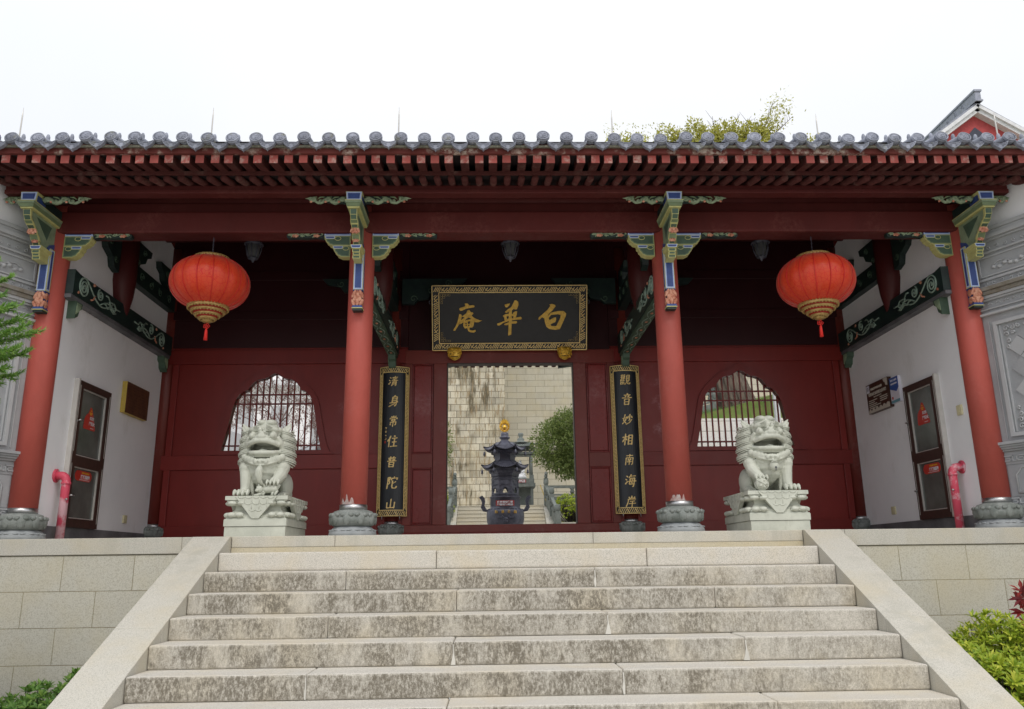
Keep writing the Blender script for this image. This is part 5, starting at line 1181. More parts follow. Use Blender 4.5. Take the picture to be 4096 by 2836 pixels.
def pedestal(cx, y0, y1, hw, t):
    mb = MB(); yc, hy = (y0+y1)/2, (y1-y0)/2
    def lay(z0, z1, a, b=None):
        b = a if b is None else b; vs = []
        for z, e in ((z0, a), (z1, b)): vs += [(cx-hw+e, y0+e, z), (cx+hw-e, y0+e, z), (cx+hw-e, y1-e, z), (cx-hw+e, y1-e, z)]
        mb.add(vs, [(0, 1, 2, 3), (7, 6, 5, 4)]+[(i, (i+1) % 4, 4+(i+1) % 4, 4+i) for i in range(4)])
    lay(.0, .088, .004); lay(.092, .150, -.004); lay(.150, .158, .0); lay(.158, .19, .012, .02); lay(.19, .235, .02, .065); lay(.235, .27, .068, .072); lay(.27, .305, .06, .02); lay(.305, .318, .01); lay(.320, .355, -.004)
    pt = mb
    def side(P, L, n):
        for i in range(n):
            a_ = -L+(2*L)*(i+.5)/n
            if abs(a_) < L*.30: continue
            pt.ell(P(a_, .190, .012), .040, Matrix.Diagonal((1, 1, .62)), 12)
            pt.tube([P(a_+q, .165+.020*abs(sin(q*62)), -.004) for q in [(-.045+.009*j) for j in range(11)]], .004, 5)
        for q in (-.86, -.52, .52, .86): pt.ell(P(L*q, .292, .022), (.045, .045, .022), None, 12); pt.tube([P(L*q-.035, .305, .005), P(L*q, .283, -.002), P(L*q+.035, .305, .005)], .0035, 5)
    side(lambda a_, z, d: (cx+a_, y0+d, z), hw-.02, 7); side(lambda a_, z, d: (cx+hw-d, yc+a_, z), hy-.02, 9); side(lambda a_, z, d: (cx-hw+d, yc+a_, z), hy-.02, 9)
    cl = mb
    def cloth(Fn, L):
        cl.prism([(-L, .350), (L, .350), (.03, .158), (-.03, .158)], Fn, -.009, .03)
        for row, (z, w_, n) in enumerate(((.345, L*.88, 5), (.292, L*.55, 3), (.232, L*.30, 2))):
            for i in range(n):
                x_ = -w_+2*w_*(i+.5)/n; s_ = w_/n
                cl.tube([Fn(x_+u*s_, z-.016*(1-u*u)+.004, -.010) for u in (-1, -.6, -.2, .2, .6, 1)], .0036, 5)
                if row < 2: cl.tube([Fn(x_+s_, z, -.009), Fn(x_+s_*.95, z-.03, -.010), Fn(x_+s_*.9, z-.055, -.009)], .003, 5)
    cloth(lambda a_, z, d: (cx+a_, y0-.004+d, z), hw*.68); cloth(lambda a_, z, d: (cx+hw+.004-d, yc+a_, z), hy*.68); cloth(lambda a_, z, d: (cx-hw-.004+d, yc+a_, z), hy*.68)
    mb.build('pedestal', 'lion_stone', t, label='square carved lotus pedestal with a draped cloth corner')
def lion(cx, s, label):
    """s=1: raised paw towards +X"""
    y0, y1 = -.452, .335
    t = thing('stone_lion', (cx, 0, 0), label, 'statue', 'pair of guardian lions beside the stairs')
    pedestal(cx, y0, y1, .270, t)
    o = bpy.data.objects.new('lion_body', LM); C.objects.link(o); o.parent = t; o.location = (0, -.205, .355); o.scale = (s*.93, 1, .985)
    P = lambda x, y, z: (cx+s*x*.93, -.205+y, .355+z)
    return t, P
t, P = lion(-2.322, 1, 'pale stone lion with a cub under its paw and a tassel on its chest')
cb = MB()
cb.tube([P(.03, -.17, .055), P(.08, -.175, .062), P(.15, -.17, .065), P(.175, -.165, .060)], [.024, .034, .034, .024], 12)
cb.ell(P(.005, -.185, .062), (.034, .032, .034), None, 14); cb.ell(P(-.012, -.212, .050), (.020, .018, .014), None, 10)
rn = random.Random(3)
for i in range(12): q = i*.55; cb.ell(P(.018+.034*cos(q), -.178+.01*sin(q*2), .066+.040*sin(q)), (.014, .016, .013), None, 8)
for x_, z_ in ((.03, .02), (.055, .02), (.14, .02), (.17, .02)): cb.tube([P(x_, -.175, .05), P(x_-.01, -.185, .025), P(x_-.015, -.195, .008)], [.016, .012, .011], 8)
cb.tube([P(-.04, -.20, .008), P(-.01, -.205, .012), P(.02, -.20, .02)], .011, 8)
cb.tube([P(.17, -.165, .07), P(.185, -.16, .10), P(.178, -.16, .115)], [.012, .012, .006], 8); cb.build('cub', 'lion_stone', t)
ts = MB(); ts.tube([P(0, -.198, .285), P(0, -.205, .265)], .010, 8)
ts.tube([P(0, -.20, .265), P(-.004, -.215, .225), P(-.006, -.213, .18), P(.004, -.205, .135), P(.035, -.20, .105)], [.018, .034, .033, .022, .008], 14)
for k in range(7): q = -1.2+k*.4; ts.tube([P(.020*sin(q), -.202-.016*cos(q), .262), P(-.004+.034*sin(q), -.214-.034*cos(q), .22), P(-.006+.033*sin(q), -.212-.033*cos(q), .18), P(.004+.022*sin(q), -.204-.022*cos(q), .135), P(.03, -.202, .108)], .004, 5)
ts.build('chest_tassel', 'lion_stone', t)
t, P = lion(2.335, -1, 'pale stone lion with a ball under its paw and a bell on its chest')
bl = MB(); bl.ell(P(.130, -.185, .062), .060, None, 24)
for k in range(3):
    A = Euler((k*1.05, .6+k, 0)).to_matrix(); bl.tube([Vector(P(.130, -.185, .062))+A @ Vector((.061*cos(q), .061*sin(q), 0)) for q in [2*pi*i/24 for i in range(25)]], .0045, 5)
for k in range(5): q = k*1.256; c = Vector(P(.130, -.185, .062)); bl.ell(c+Vector((.03*cos(q), -.052, .03*sin(q))), (.016, .010, .009), Matrix.Rotation(-q, 3, 'Y'), 8)
bl.build('ball', 'lion_stone', t)
be = MB(); be.tube([P(0, -.195, .29), P(0, -.205, .262)], .012, 8); be.lathe([(.02, .03), (.030, .022), (.034, .014)], P(0, -.212, .235), 16); be.ell(P(0, -.215, .215), (.047, .044, .044), None, 20); be.tube([P(-.02, -.245, .265), P(0, -.25, .263), P(.02, -.245, .265)], .005, 6)
o = be.build('chest_bell', 'lion_stone', t); MB().ell(P(0, -.2585, .207), (.009, .003, .009), None, 10).box(P(0, 0, 0)[0]-.002, P(0, 0, 0)[0]+.002, -.205-.258, -.205-.250, .355+.176, .355+.20).build('bell_slot', 'ink_dark', o)
# ================================================================== FRONT PLANTING
def rosettes(mb, tips, rnd, n=(6, 9), L=.055, W=.015, mi=0, droop=.25):
    for c, up_v in tips:
        c = Vector(c); u = Vector(up_v).normalized(); a_ = u.orthogonal().normalized(); b_ = u.cross(a_); k_ = rnd.randint(*n); ph = rnd.uniform(0, 6)
        for i in range(k_):
            q = ph+2*pi*i/k_+rnd.uniform(-.3, .3); el = rnd.uniform(.15, 1.15); d = (a_*cos(q)+b_*sin(q))*cos(el)+u*sin(el); l = L*rnd.uniform(.7, 1.25); w_ = W*rnd.uniform(.8, 1.2); sd2 = d.cross(u); sd2 = sd2.normalized() if sd2.length > 1e-4 else a_
            p0 = c; p1 = c+d*l*.5+u*.004; p2 = c+d*l-u*l*droop*rnd.uniform(0, 1)
            mb.add([p0, p1+sd2*w_/2, p2, p1-sd2*w_/2, p1-u*w_*.12], [(0, 1, 4), (0, 4, 3), (1, 2, 4), (4, 2, 3)], mi)
def bush(name, cx, cy, base, rx, ry, h, n, label, cat, group, seed, mats=('leaf_lime', 'bark_dark'), L=.068, W=.019, flat=.35, deep=.5):
    rnd = random.Random(seed); t = thing(name, (cx, cy, base), label, cat, group); tips = []; st = MB()
    for i in range(n):
        a_ = rnd.uniform(0, 2*pi); r = sqrt(rnd.random()); x = cx+cos(a_)*r*rx; y = cy+sin(a_)*r*ry
        top_ = base+h*(1-flat*r*r)*(1+.10*sin(x*7+seed)+.08*sin(x*17+y*9)); z = top_-abs(rnd.gauss(0, 1))*h*deep*.4
        if rnd.random() < .3: z = base+(top_-base)*rnd.random()
        z = max(base+.05, z); d = Vector((cos(a_)*r*.8, sin(a_)*r*.8-.25, 1.0+rnd.uniform(-.3, .5))); tips.append(((x, y, z), d))
        if i % 5 == 0: st.tube([(cx+(x-cx)*.5, cy+(y-cy)*.5, base), (cx+(x-cx)*.85, cy+(y-cy)*.85, base+(z-base)*.55), (x, y, z)], [.008, .005, .003], 4)
    lf = MB(); rosettes(lf, tips, rnd, (6, 9), L, W); lf.build('foliage', mats[0], t, fixn=False); st.build('stem', mats[1], t, fixn=False); return t
bush('azalea_bush', 3.24, -1.75, -1.66, .46, .62, .98, 1300, 'bright green leafy bush beside the right side slab of the stairs', 'bush', 'green bushes at the foot of the terrace', 2)
bush('azalea_bush', 4.0, -1.45, -1.66, .55, .6, 1.0, 1200, 'bright green leafy bush at the right edge, below the red leaved shrub', 'bush', 'green bushes at the foot of the terrace', 4)
bush('azalea_bush', -3.35, -1.45, -1.66, .42, .45, .60, 600, 'dark green low bush at the foot of the terrace left of the stairs', 'bush', 'green bushes at the foot of the terrace', 6, ('leaf_green', 'bark_dark'), L=.06)
bush('azalea_bush', -4.15, -1.3, -1.66, .5, .5, .60, 500, 'dark green low bush in the bottom left corner', 'bush', 'green bushes at the foot of the terrace', 8, ('leaf_green', 'bark_dark'), L=.06)
rnd = random.Random(31)
t = thing('red_shrub', (3.86, -1.62, -1.66), 'shrub with dark red pointed leaves at the right edge in front of the terrace wall', 'shrub')
st = MB(); lf = MB()
for (x, y, z) in ((3.69, -1.6, -.50), (3.70, -1.58, -.60), (3.70, -1.62, -.75), (3.80, -1.6, -.45), (3.85, -1.55, -.62), (3.95, -1.6, -.52), (3.9, -1.7, -.8), (4.05, -1.6, -.7), (3.80, -1.65, -.70)):
    st.tube([(3.86, -1.62, -1.66), ((3.86+x)/2+.03, -1.61, (z-1.66)/2), (x, y, z)], [.012, .008, .004], 6)
    rosettes(lf, [((x, y, z), (-.45 if x < 3.8 else .1, -.2, .8)), ((x, y, z-.05), (-.5 if x < 3.8 else .2, -.3, .5))], rnd, (7, 9), .125, .030)
lf.build('foliage', 'leaf_red', t, fixn=False); st.build('stem', 'bark_dark', t)
# conifer at the left edge
rnd = random.Random(17); t = thing('conifer', (-4.15, -2.5, -1.66), 'feathery green conifer branches reaching in from the left edge', 'tree')
st = MB(); st.tube([(-4.15, -2.5, -1.66), (-4.12, -2.5, 0), (-4.15, -2.5, 1.4), (-4.2, -2.5, 2.4)], [.07, .06, .035, .01], 10); nd = MB()
def spray(p0, p1, n, w_):
    p0, p1 = Vector(p0), Vector(p1); st.tube([p0, (p0+p1)/2+Vector((0, 0, .02)), p1], [.008, .005, .002], 5); D = (p1-p0).normalized()
    for i in range(n):
        u = .15+.85*i/n; c = p0.lerp(p1, u); s = 1 if i % 2 else -1; L = w_*(1.1-u*.75)*rnd.uniform(.7, 1.15)
        d = (D*.85+Vector((rnd.uniform(-.3, .3), s*rnd.uniform(.2, .8), s*rnd.uniform(.05, .6)+.15))).normalized(); e = c+d*L
        for j in range(9):
            v = (j+1)/9; q = c.lerp(e, v)
            for _ in range(3):
                dd = (d*.9+Vector((rnd.gauss(0, .5), rnd.gauss(0, .5), rnd.gauss(0, .5)))).normalized(); l = .036*rnd.uniform(.7, 1.3); sd2 = dd.orthogonal().normalized()*.0045
                nd.add([q-sd2, q+sd2, q+dd*l], [(0, 1, 2)])
for (z0, zt, xt, n, w_) in ((.55, .72, -3.62, 34, .16), (.70, .90, -3.50, 40, .17), (.82, 1.00, -3.40, 46, .18), (.92, 1.15, -3.33, 50, .19), (1.0, 1.30, -3.31, 50, .19), (1.1, 1.40, -3.38, 46, .18), (1.2, 1.50, -3.48, 44, .17), (1.32, 1.72, -3.52, 34, .12), (.62, .80, -3.55, 38, .16), (.30, .44, -3.55, 20, .12), (.40, .56, -3.52, 24, .12), (.1, .2, -3.75, 20, .12), (.75, .95, -3.66, 40, .18), (1.05, 1.2, -3.60, 40, .18)):
    for dy in (-.12, .1): spray((-4.15, -2.5, z0), (xt-(.03 if dy > 0 else 0), -2.5+dy+rnd.uniform(-.05, .05), zt+rnd.uniform(-.02, .02)), n, w_)
nd.build('foliage', 'needle', t, fixn=False); st.build('trunk', 'bark', t)
# ================================================================== COURTYARD BEHIND THE DOORWAY
# ---- incense burner
t = thing('incense_burner', (.02, 8, 0), 'dark cast iron incense burner with a two tiered pagoda roof and golden flame finial', 'incense burner'); c = (.02, 8.0, 0)
mb = MB(); mb.lathe([(.14, 0), (.30, .02), (.33, .08), (.20, .14), (.20, .2)], c, 32)
mb.lathe([(.06, .20), (.20, .26), (.31, .36), (.352, .50), (.362, .60), (.352, .69), (.335, .72), (.30, .745), (.285, .77), (.285, .80), (.29, .81), (.285, .94), (.305, .95), (.305, .965), (.24, .97)], c, 48)
for k in range(6): q = k*pi/3+pi/6; mb.tube([(c[0]+cos(q)*.28, 8+sin(q)*.28, .45), (c[0]+cos(q)*.37, 8+sin(q)*.37, .28), (c[0]+cos(q)*.33, 8+sin(q)*.33, .0)], [.05, .045, .04], 8)
rl = mb; rn = random.Random(6)
for s in (-1, 1):
    for k in range(4): rl.tube([(c[0]+s*(.055+.030*k), 8-.365+.012*k, .545), (c[0]+s*(.085+.034*k), 8-.352+.02*k, .565+.012*k), (c[0]+s*(.10+.036*k), 8-.335+.025*k, .60-.006*k)], [.010, .009, .004], 6)
    rl.ell((c[0]+s*.035, 8-.375, .525), .014, None, 8); rl.tube([(c[0]+s*.03, 8-.37, .56), (c[0]+s*.06, 8-.375, .585), (c[0]+s*.065, 8-.37, .61)], [.012, .009, .003], 6)
rl.ell((c[0], 8-.372, .50), (.045, .03, .035), None, 12); rl.ell((c[0], 8-.38, .545), (.05, .02, .02), None, 12)
for k in range(40): q = rn.uniform(-pi, 0); rl.tube([(c[0]+cos(q)*(.325+.018*v*0)+u*.8, 8+sin(q)*.325, .725+v) for u, v in spiral(0, 0, .02, 1, rn.uniform(0, 6), 1, 8)], .005, 4)
rl.build('bowl', 'iron_dark', t)
for s in (-1, 1):
    h = MB(); pts = [(.33, .70), (.39, .72), (.43, .79), (.41, .87), (.425, .93), (.47, .985)]
    w_ = [.035, .05, .05, .045, .05, .045]
    L_ = [(c[0]+s*(a_-w_[i]*.6), b_+w_[i]*.35) for i, (a_, b_) in enumerate(pts)]; R_ = [(c[0]+s*(a_+w_[i]*.8), b_-w_[i]*.35) for i, (a_, b_) in enumerate(pts)]
    h.prism(L_+R_[::-1], XZ, 7.975, 8.025, 0)
    for i in range(11):
        u = i/11*(len(pts)-1); i0 = int(u); f0 = u-i0; A = Vector(L_[i0]).lerp(Vector(L_[i0+1]), f0); B2 = Vector(R_[i0]).lerp(Vector(R_[i0+1]), f0); A, B2 = A.lerp(B2, .18), A.lerp(B2, .82); h.tube([(A.x, 7.972, A.y), (B2.x, 7.972, B2.y)], .004, 4, 1)
    h.build('handle', ['iron_dark', 'ink_dark'], t)
dr = MB(); f8 = lambda k: 2*pi*k/6+pi/6
ring = lambda r: [(c[0]+cos(f8(k))*r, 8+sin(f8(k))*r) for k in range(6)]
# hexagonal drum with cusped openings: one flat face towards the viewer
for k in range(6):
    a0, a1 = -pi/2-pi/6+k*pi/3, -pi/2+pi/6+k*pi/3; R = .262; p0 = Vector((c[0]+cos(a0)*R, 8+sin(a0)*R, 0)); p1 = Vector((c[0]+cos(a1)*R, 8+sin(a1)*R, 0)); e = (p1-p0); Lk = e.length; e.normalize(); n_ = Vector((e.y, -e.x, 0))
    F = lambda a_, b_, t_, p0=p0, e=e, n_=n_: tuple(p0+e*a_+n_*t_+Vector((0, 0, b_)))
    m_ = Lk/2; hole = [(m_-.045, 1.035), (m_+.045, 1.035), (m_+.050, 1.08), (m_+.034, 1.10), (m_+.030, 1.125), (m_+.012, 1.135), (m_, 1.15), (m_-.012, 1.135), (m_-.030, 1.125), (m_-.034, 1.10), (m_-.050, 1.08)]
    dr.fill([[(0, .97), (Lk, .97), (Lk, 1.34), (0, 1.34)], hole], F, -.012, 0)
    for zz in (.985, 1.01, 1.30): dr.tube([F(0, zz, .004), F(Lk, zz, .004)], .009, 6)
    rn = random.Random(k)
    for i in range(12):
        a_ = rn.choice((rn.uniform(.02, m_-.06), rn.uniform(m_+.06, Lk-.02))); b_ = rn.uniform(1.04, 1.27); dr.tube([F(a_+u, b_+v, .004) for u, v in spiral(0, 0, .018, 1.1, i, 1, 8)], .005, 4)
    for i in range(6): dr.tube([F(m_-.07+i*.028+u, 1.19+v, .004) for u, v in spiral(0, 0, .016, 1, i, 1, 8)], .005, 4)
dr.build('drum', 'iron_dark', t)
def pagoda_roof(zc, R, rtop, h, nm):
    rf = MB(); vs = []; K = 6; n = 12
    for k in range(K):
        a0, a1 = -pi/2-pi/6+k*pi/3, -pi/2+pi/6+k*pi/3
        for i in range(n):
            for v0, v1 in ((0, .34), (.34, .67), (.67, 1)):
                quad = []
                for u, v in ((i/n, v0), ((i+1)/n, v0), ((i+1)/n, v1), (i/n, v1)):
                    r_ = rtop+(R-rtop)*v; A = Vector((cos(a0)*r_, sin(a0)*r_)).lerp(Vector((cos(a1)*r_, sin(a1)*r_)), u); z = zc+h*max(0, 1-v)**1.5+.075*(abs(2*u-1)**2.2)*v*v
                    quad.append((c[0]+A.x, 8+A.y, z))
                rf.add(quad, [(0, 1, 2, 3)])
        for i in range(n+1):
            u = i/n; pts = []
            for v in (0, .25, .5, .75, 1.02):
                r_ = rtop+(R-rtop)*v; A = Vector((cos(a0)*r_, sin(a0)*r_)).lerp(Vector((cos(a1)*r_, sin(a1)*r_)), u); pts.append((c[0]+A.x, 8+A.y, zc+h*max(0, 1-v)**1.5+.075*(abs(2*u-1)**2.2)*v*v+.006))
            rf.tube(pts, .011 if 0 < i < n else .017, 6)
    rf.lathe([(rtop+.05, zc-.03), (R*.80, zc-.012), (R*.72, zc-.03), (rtop, zc-.06)], c, 6, 0, False, rot=-pi/2-pi/6)
    for i in range(24): q = 2*pi*i/24; rf.box(c[0]+cos(q)*R*.62-.012, c[0]+cos(q)*R*.62+.012, 8+sin(q)*R*.62-.012, 8+sin(q)*R*.62+.012, zc-.065, zc-.02)
    for k in range(6):
        q = -pi/2-pi/6+k*pi/3; x, y = c[0]+cos(q)*R*.97, 8+sin(q)*R*.97
        rf.tube([(x, y, zc+.05), (x, y, zc-.01)], .003, 4); rf.lathe([(.006, 0), (.018, -.015), (.022, -.055), (.026, -.075), (.005, -.076)], (x, y, zc-.005), 10); rf.tube([(x, y, zc-.08), (x, y, zc-.11)], [.004, .010], 5)
    return rf.build(nm, 'iron_dark', t)
pagoda_roof(1.50, .455, .19, .15, 'lower_roof'); pagoda_roof(1.85, .41, .15, .16, 'upper_roof')
MB().lathe([(.24, 1.34), (.27, 1.36), (.27, 1.40), (.30, 1.42), (.32, 1.46), (.2, 1.47)], c, 6, 0, False, rot=-pi/2-pi/6).lathe([(.19, 1.62), (.20, 1.65), (.19, 1.78), (.22, 1.80), (.26, 1.82), (.1, 1.84)], c, 6, 0, False, rot=-pi/2-pi/6).build('neck', 'iron_dark', t)
MB().lathe([(.15, 1.99), (.145, 2.01), (.11, 2.03), (.075, 2.06), (.07, 2.075), (.10, 2.10), (.105, 2.125), (.08, 2.135), (.075, 2.15), (.080, 2.19), (.06, 2.215), (.03, 2.22)], c, 32).build('lotus_cap', 'iron_dark', t)
fl = MB(); rn = random.Random(5)
N_ = 44; outl = []
for i in range(N_):
    q = -pi/2+2*pi*i/N_; base_r = .098+.022*max(0, sin(q))**3; r_ = base_r+(.026 if i % 2 else -.004)*(0.8+.5*max(0, sin(q))); outl.append((c[0]+cos(q)*r_*.93, 2.335+sin(q)*r_+.012*max(0, sin(q))))
hole = [(c[0]+cos(2*pi*i/20)*.058, 2.322+sin(2*pi*i/20)*.062) for i in range(20)]
fl.fill([outl, hole], XZ, 7.985, 8.015)
for i in range(18): q = 2*pi*i/18; fl.tube([(c[0]+cos(q)*.068, 7.982, 2.325+sin(q)*.070), (c[0]+cos(q+.2)*.085, 7.980, 2.325+sin(q+.2)*.090), (c[0]+cos(q+.1)*.10, 7.985, 2.33+sin(q+.1)*.11)], .006, 5)
fl.ell((c[0], 8, 2.318), (.046, .046, .052), None, 24); fl.tube([(c[0], 8, 2.21), (c[0], 8, 2.26)], .02, 10); fl.build('flame_finial', 'gold_bright', t)
lt = MB(); 
for i, ch in enumerate('院禅华白'):
    x = c[0]-.175+i*.118; lt.text(ch, lambda a_, b_, t_: (a_, 8-.372+.35*(a_-c[0])**2*4+t_, b_), x, .672, .050, .058, -.006, .004, 0, bold=.03)
lt.build('gold_lettering', 'gold_bright', t)
t = thing('notice_strip', (.01, 7.66, .83), 'small white lettered notice tied to the front of the incense burner', 'notice')
MB().box(-.163, .183, 7.655, 7.665, .780, .882).build('board', 'plaster_red', t)
L = MB(); L.text('此处请勿敬香', XZ, .01, .853, .30, .040, 7.650, 7.654, 0, bold=.05); L.text('随喜功德无量', XZ, .01, .806, .30, .040, 7.650, 7.654, 0, bold=.05); L.build('lettering', 'marble', t)
# ---- upper court, stairs
cs = thing('court_stairs', (0, 11, 0), 'short flight of granite steps in the courtyard behind the incense burner', 'stairs')
for k in range(0, 11):
    z = 1.077-.0975*k; mb = MB(); 
    for a_, b_ in ((-1.05, -.5), (-.5, .42), (.42, 1.0)): mb.box(a_+.001, b_-.001, 12-.19*k, 12-.19*k+.24, z-.097, z-.018); mb.box(a_+.001, b_-.001, 12-.19*k-.014, 12-.19*k+.24, z-.0175, z)
    mb.build('step', 'court_step', cs, .002)
for s, x in ((-1, -1.13), (1, 1.08)): MB().prism([(12.2, 1.11), (12.2, .0), (9.7, 0), (9.7, .05)], YZ, x-.075, x+.075).build('side_slab', 'granite_cope', cs)
g = MB(); g.box(-14, 14, 12.19, 17.2, .0, 1.06); struct(g.build('upper_court_ground', 'paving'))
# ---- retaining walls
o = MB().box(-3.2, .19, 17, 19, 1.0, 9).build('retaining_wall', 'court_wall_stained'); tag(o, 'tall water stained block wall behind the incense burner, left half of the doorway view', 'wall')
o = MB().box(.191, 13, 18.6, 19.6, 1.0, 9).build('retaining_wall', 'court_wall'); tag(o, 'plain pale block wall set further back, right half of the doorway view', 'wall')
o = MB().box(-14, -3.2, 17.5, 18.2, 1.0, 9).build('retaining_wall', 'pale_block'); tag(o, 'pale wall behind the bare tree in the left arched window', 'wall')
# ---- balustrades
def post(mb, x, y, z0, z1, lion_=False, w_=.055):
    mb.box(x-w_, x+w_, y-w_, y+w_, z0, z1-.16); mb.box(x-w_*.8, x+w_*.8, y-w_*.8, y+w_*.8, z1-.16, z1-.14)
    mb.lathe([(w_*.9, z1-.14), (w_*1.15, z1-.11), (w_*1.1, z1-.02), (w_*.8, z1)], (x, y, 0), 12)
    if lion_: mb.box(x-w_, x+w_, y-w_, y+w_, z1, z1+.02); mb.ell((x, y, z1+.07), (w_*.8, w_, .06), None, 10); mb.ell((x+.005, y-.03, z1+.13), (w_*.75, w_*.75, .05), None, 10); mb.ell((x+.01, y-.07, z1+.115), (w_*.35, w_*.4, .025), None, 8)
def balus(pts, label, grp):
    t = thing('stone_balustrade', pts[0][:3], label, 'balustrade', grp); ps = []
    for (x, y, z, h, li) in pts: mb = MB(); post(mb, x, y, z, z+h, li); mb.build('post', 'jade_stone', t, .004)
    for (x0_, y0_, z0_, h0, _), (x1_, y1_, z1_, h1, _) in zip(pts, pts[1:]):
        A, B_ = Vector((x0_, y0_, 0)), Vector((x1_, y1_, 0)); e = (B_-A).normalized(); n_ = Vector((e.y, -e.x, 0)); Lk = (B_-A).length; s_ = (z1_-z0_)/Lk
        F = lambda a_, b_, t_: tuple(A+e*a_+n_*t_+Vector((0, 0, z0_+s_*a_+b_)))
        mb = MB(); a0, a1 = .05, Lk-.05
        for z0, z1, w_ in ((.40, .46, .035), (.22, .26, .028), (.0, .20, .022)): mb.prism([(a0, z0), (a1, z0), (a1, z1), (a0, z1)], F, -w_, w_)
        for q in (a0+.03, (a0+a1)/2, a1-.03): mb.tube([F(q, .26, 0), F(q, .31, 0), F(q, .36, 0), F(q, .40, 0)], [.03, .06, .035, .07], 8)
        for i in range(6): mb.tube([F(a0+.06+(a1-a0-.12)*i/6+u, .10+v, .024) for u, v in spiral(0, 0, .035, 1.2, i, 1, 10)], .007, 4)
        mb.build('rail_panel', 'jade_stone', t)
balus([(1.22, 10.4, .38, .60, 0), (1.15, 11.2, .76, .66, 0), (1.08, 12.05, 1.08, .62, 1), (2.35, 12.1, 1.08, .62, 1), (3.7, 12.15, 1.08, .62, 0)], 'grey carved balustrade right of the courtyard steps', 'balustrades beside the courtyard steps')
balus([(-1.22, 10.4, .38, .60, 0), (-1.18, 11.2, .76, .66, 0), (-1.13, 12.05, 1.08, .62, 1), (-2.35, 12.1, 1.08, .62, 1), (-3.7, 12.15, 1.08, .62, 0)], 'grey carved balustrade left of the courtyard steps', 'balustrades beside the courtyard steps')
# ---- shrine
t = thing('stone_shrine', (.56, 14, 1.06), 'grey stone shrine with a curved tiled roof behind the incense burner', 'shrine'); cx = .56
mb = MB(); mb.box(cx-.42, cx+.42, 13.85, 14.5, 1.06, 1.12)
for s in (-1, 1): mb.box(cx+s*.27-.035, cx+s*.27+.035, 13.87, 13.94, 1.12, 1.68)
mb.box(cx-.30, cx+.30, 14.2, 14.45, 1.12, 1.68); mb.box(cx-.36, cx+.36, 13.82, 14.5, 1.68, 1.78); mb.box(cx-.33, cx+.33, 13.84, 14.5, 1.78, 1.90); mb.build('altar', 'jade_stone', t, .004)
mb = MB()
for s in (-1, 1): mb.cyl((cx+s*.265, 13.92, 1.90), (cx+s*.265, 13.92, 2.56), .036, n=16); mb.cyl((cx+s*.265, 14.45, 1.90), (cx+s*.265, 14.45, 2.56), .036, n=12); mb.box(cx+s*.265-.055, cx+s*.265+.055, 13.86, 13.98, 1.90, 2.0)
mb.build('column', 'jade_stone', t); mb = MB(); mb.box(cx-.40, cx+.40, 13.85, 14.5, 2.55, 2.61); mb.prism([(cx-.23, 2.55), (cx+.23, 2.55), (cx+.23, 2.46), (cx+.15, 2.50), (cx+.06, 2.52), (cx-.06, 2.52), (cx-.15, 2.50), (cx-.23, 2.46)], XZ, 13.89, 13.93)
for i in range(7): mb.lathe([(.022, 2.61), (.05, 2.70), (.055, 2.74)], (cx-.34+i*.113, 13.88, 0), 6)
mb.build('lintel', 'jade_stone', t, .003)
rf = MB()
for yy, sg in ((13.70, 1), ):
    for i in range(24):
        for v0, v1 in ((0, .33), (.33, .66), (.66, 1)):
            q = []
            for u, v in ((i/24, v0), ((i+1)/24, v0), ((i+1)/24, v1), (i/24, v1)):
                hw = .20+.28*v; x = cx+(2*u-1)*hw; q.append((x, 14.15-.45*v, 2.74+.16*max(0, 1-v)**1.5+.07*abs(2*u-1)**2.5*v))
            rf.add(q, [(0, 1, 2, 3)]); q2 = [(a_, 28.3-b_, z) for a_, b_, z in q]; rf.add(q2, [(3, 2, 1, 0)])
    for i in range(13):
        u = i/12; rf.tube([(cx+(2*u-1)*(.20+.28*v), 14.15-.46*v, 2.745+.16*max(0, 1-v)**1.5+.07*abs(2*u-1)**2.5*v) for v in (0, .3, .6, .85, 1.0)], .016, 6)
rf.box(cx-.36, cx+.36, 13.85, 14.45, 2.70, 2.745)
for s in (-1, 1): rf.tube([(cx+s*.46, 13.72, 2.82), (cx+s*.50, 13.7, 2.87), (cx+s*.49, 13.7, 2.94), (cx+s*.46, 13.7, 2.97)], [.02, .03, .03, .012], 8)
rf.lathe([(.20, 2.88), (.12, 2.93), (.09, 2.95), (.10, 2.99), (.06, 3.02), (.05, 3.04), (.07, 3.10), (.075, 3.14), (.05, 3.16)], (cx, 14.15, 0), 16); rf.build('roof', 'jade_stone', t)
t = thing('white_statue', (.53, 14.05, 1.9), 'white seated statue inside the stone shrine', 'statue')
mb = MB(); y = 14.08
mb.tube([(.53, y, 1.90), (.53, y, 1.96), (.53, y, 2.02)], [.16, .17, .12], 20); mb.ell((.53, y, 2.03), (.15, .10, .07), None, 16); mb.tube([(.53, y, 2.02), (.53, y, 2.12), (.53, y, 2.22), (.53, y, 2.26), (.53, y-.005, 2.29)], [.10, .085, .08, .04, .03], 16)
for s in (-1, 1): mb.tube([(.53+s*.075, y, 2.20), (.53+s*.10, y-.03, 2.12), (.53+s*.04, y-.09, 2.07)], [.03, .03, .02], 10)
mb.ell((.53, y-.01, 2.325), (.038, .042, .052), None, 16); mb.tube([(.53, y+.02, 2.36), (.53, y+.01, 2.41)], [.035, .012], 10); mb.tube([(.53, y+.035, 2.39), (.53, y+.04, 2.28), (.53, y+.03, 2.15)], [.03, .07, .10], 12); mb.build('figure', 'marble', t)
t = thing('altar_card', (.565, 13.8, 1.82), 'small brown and white lettered card on the shrine ledge', 'notice'); MB().box(.46, .67, 13.795, 13.80, 1.785, 1.865).build('board', 'plaster_red', t)
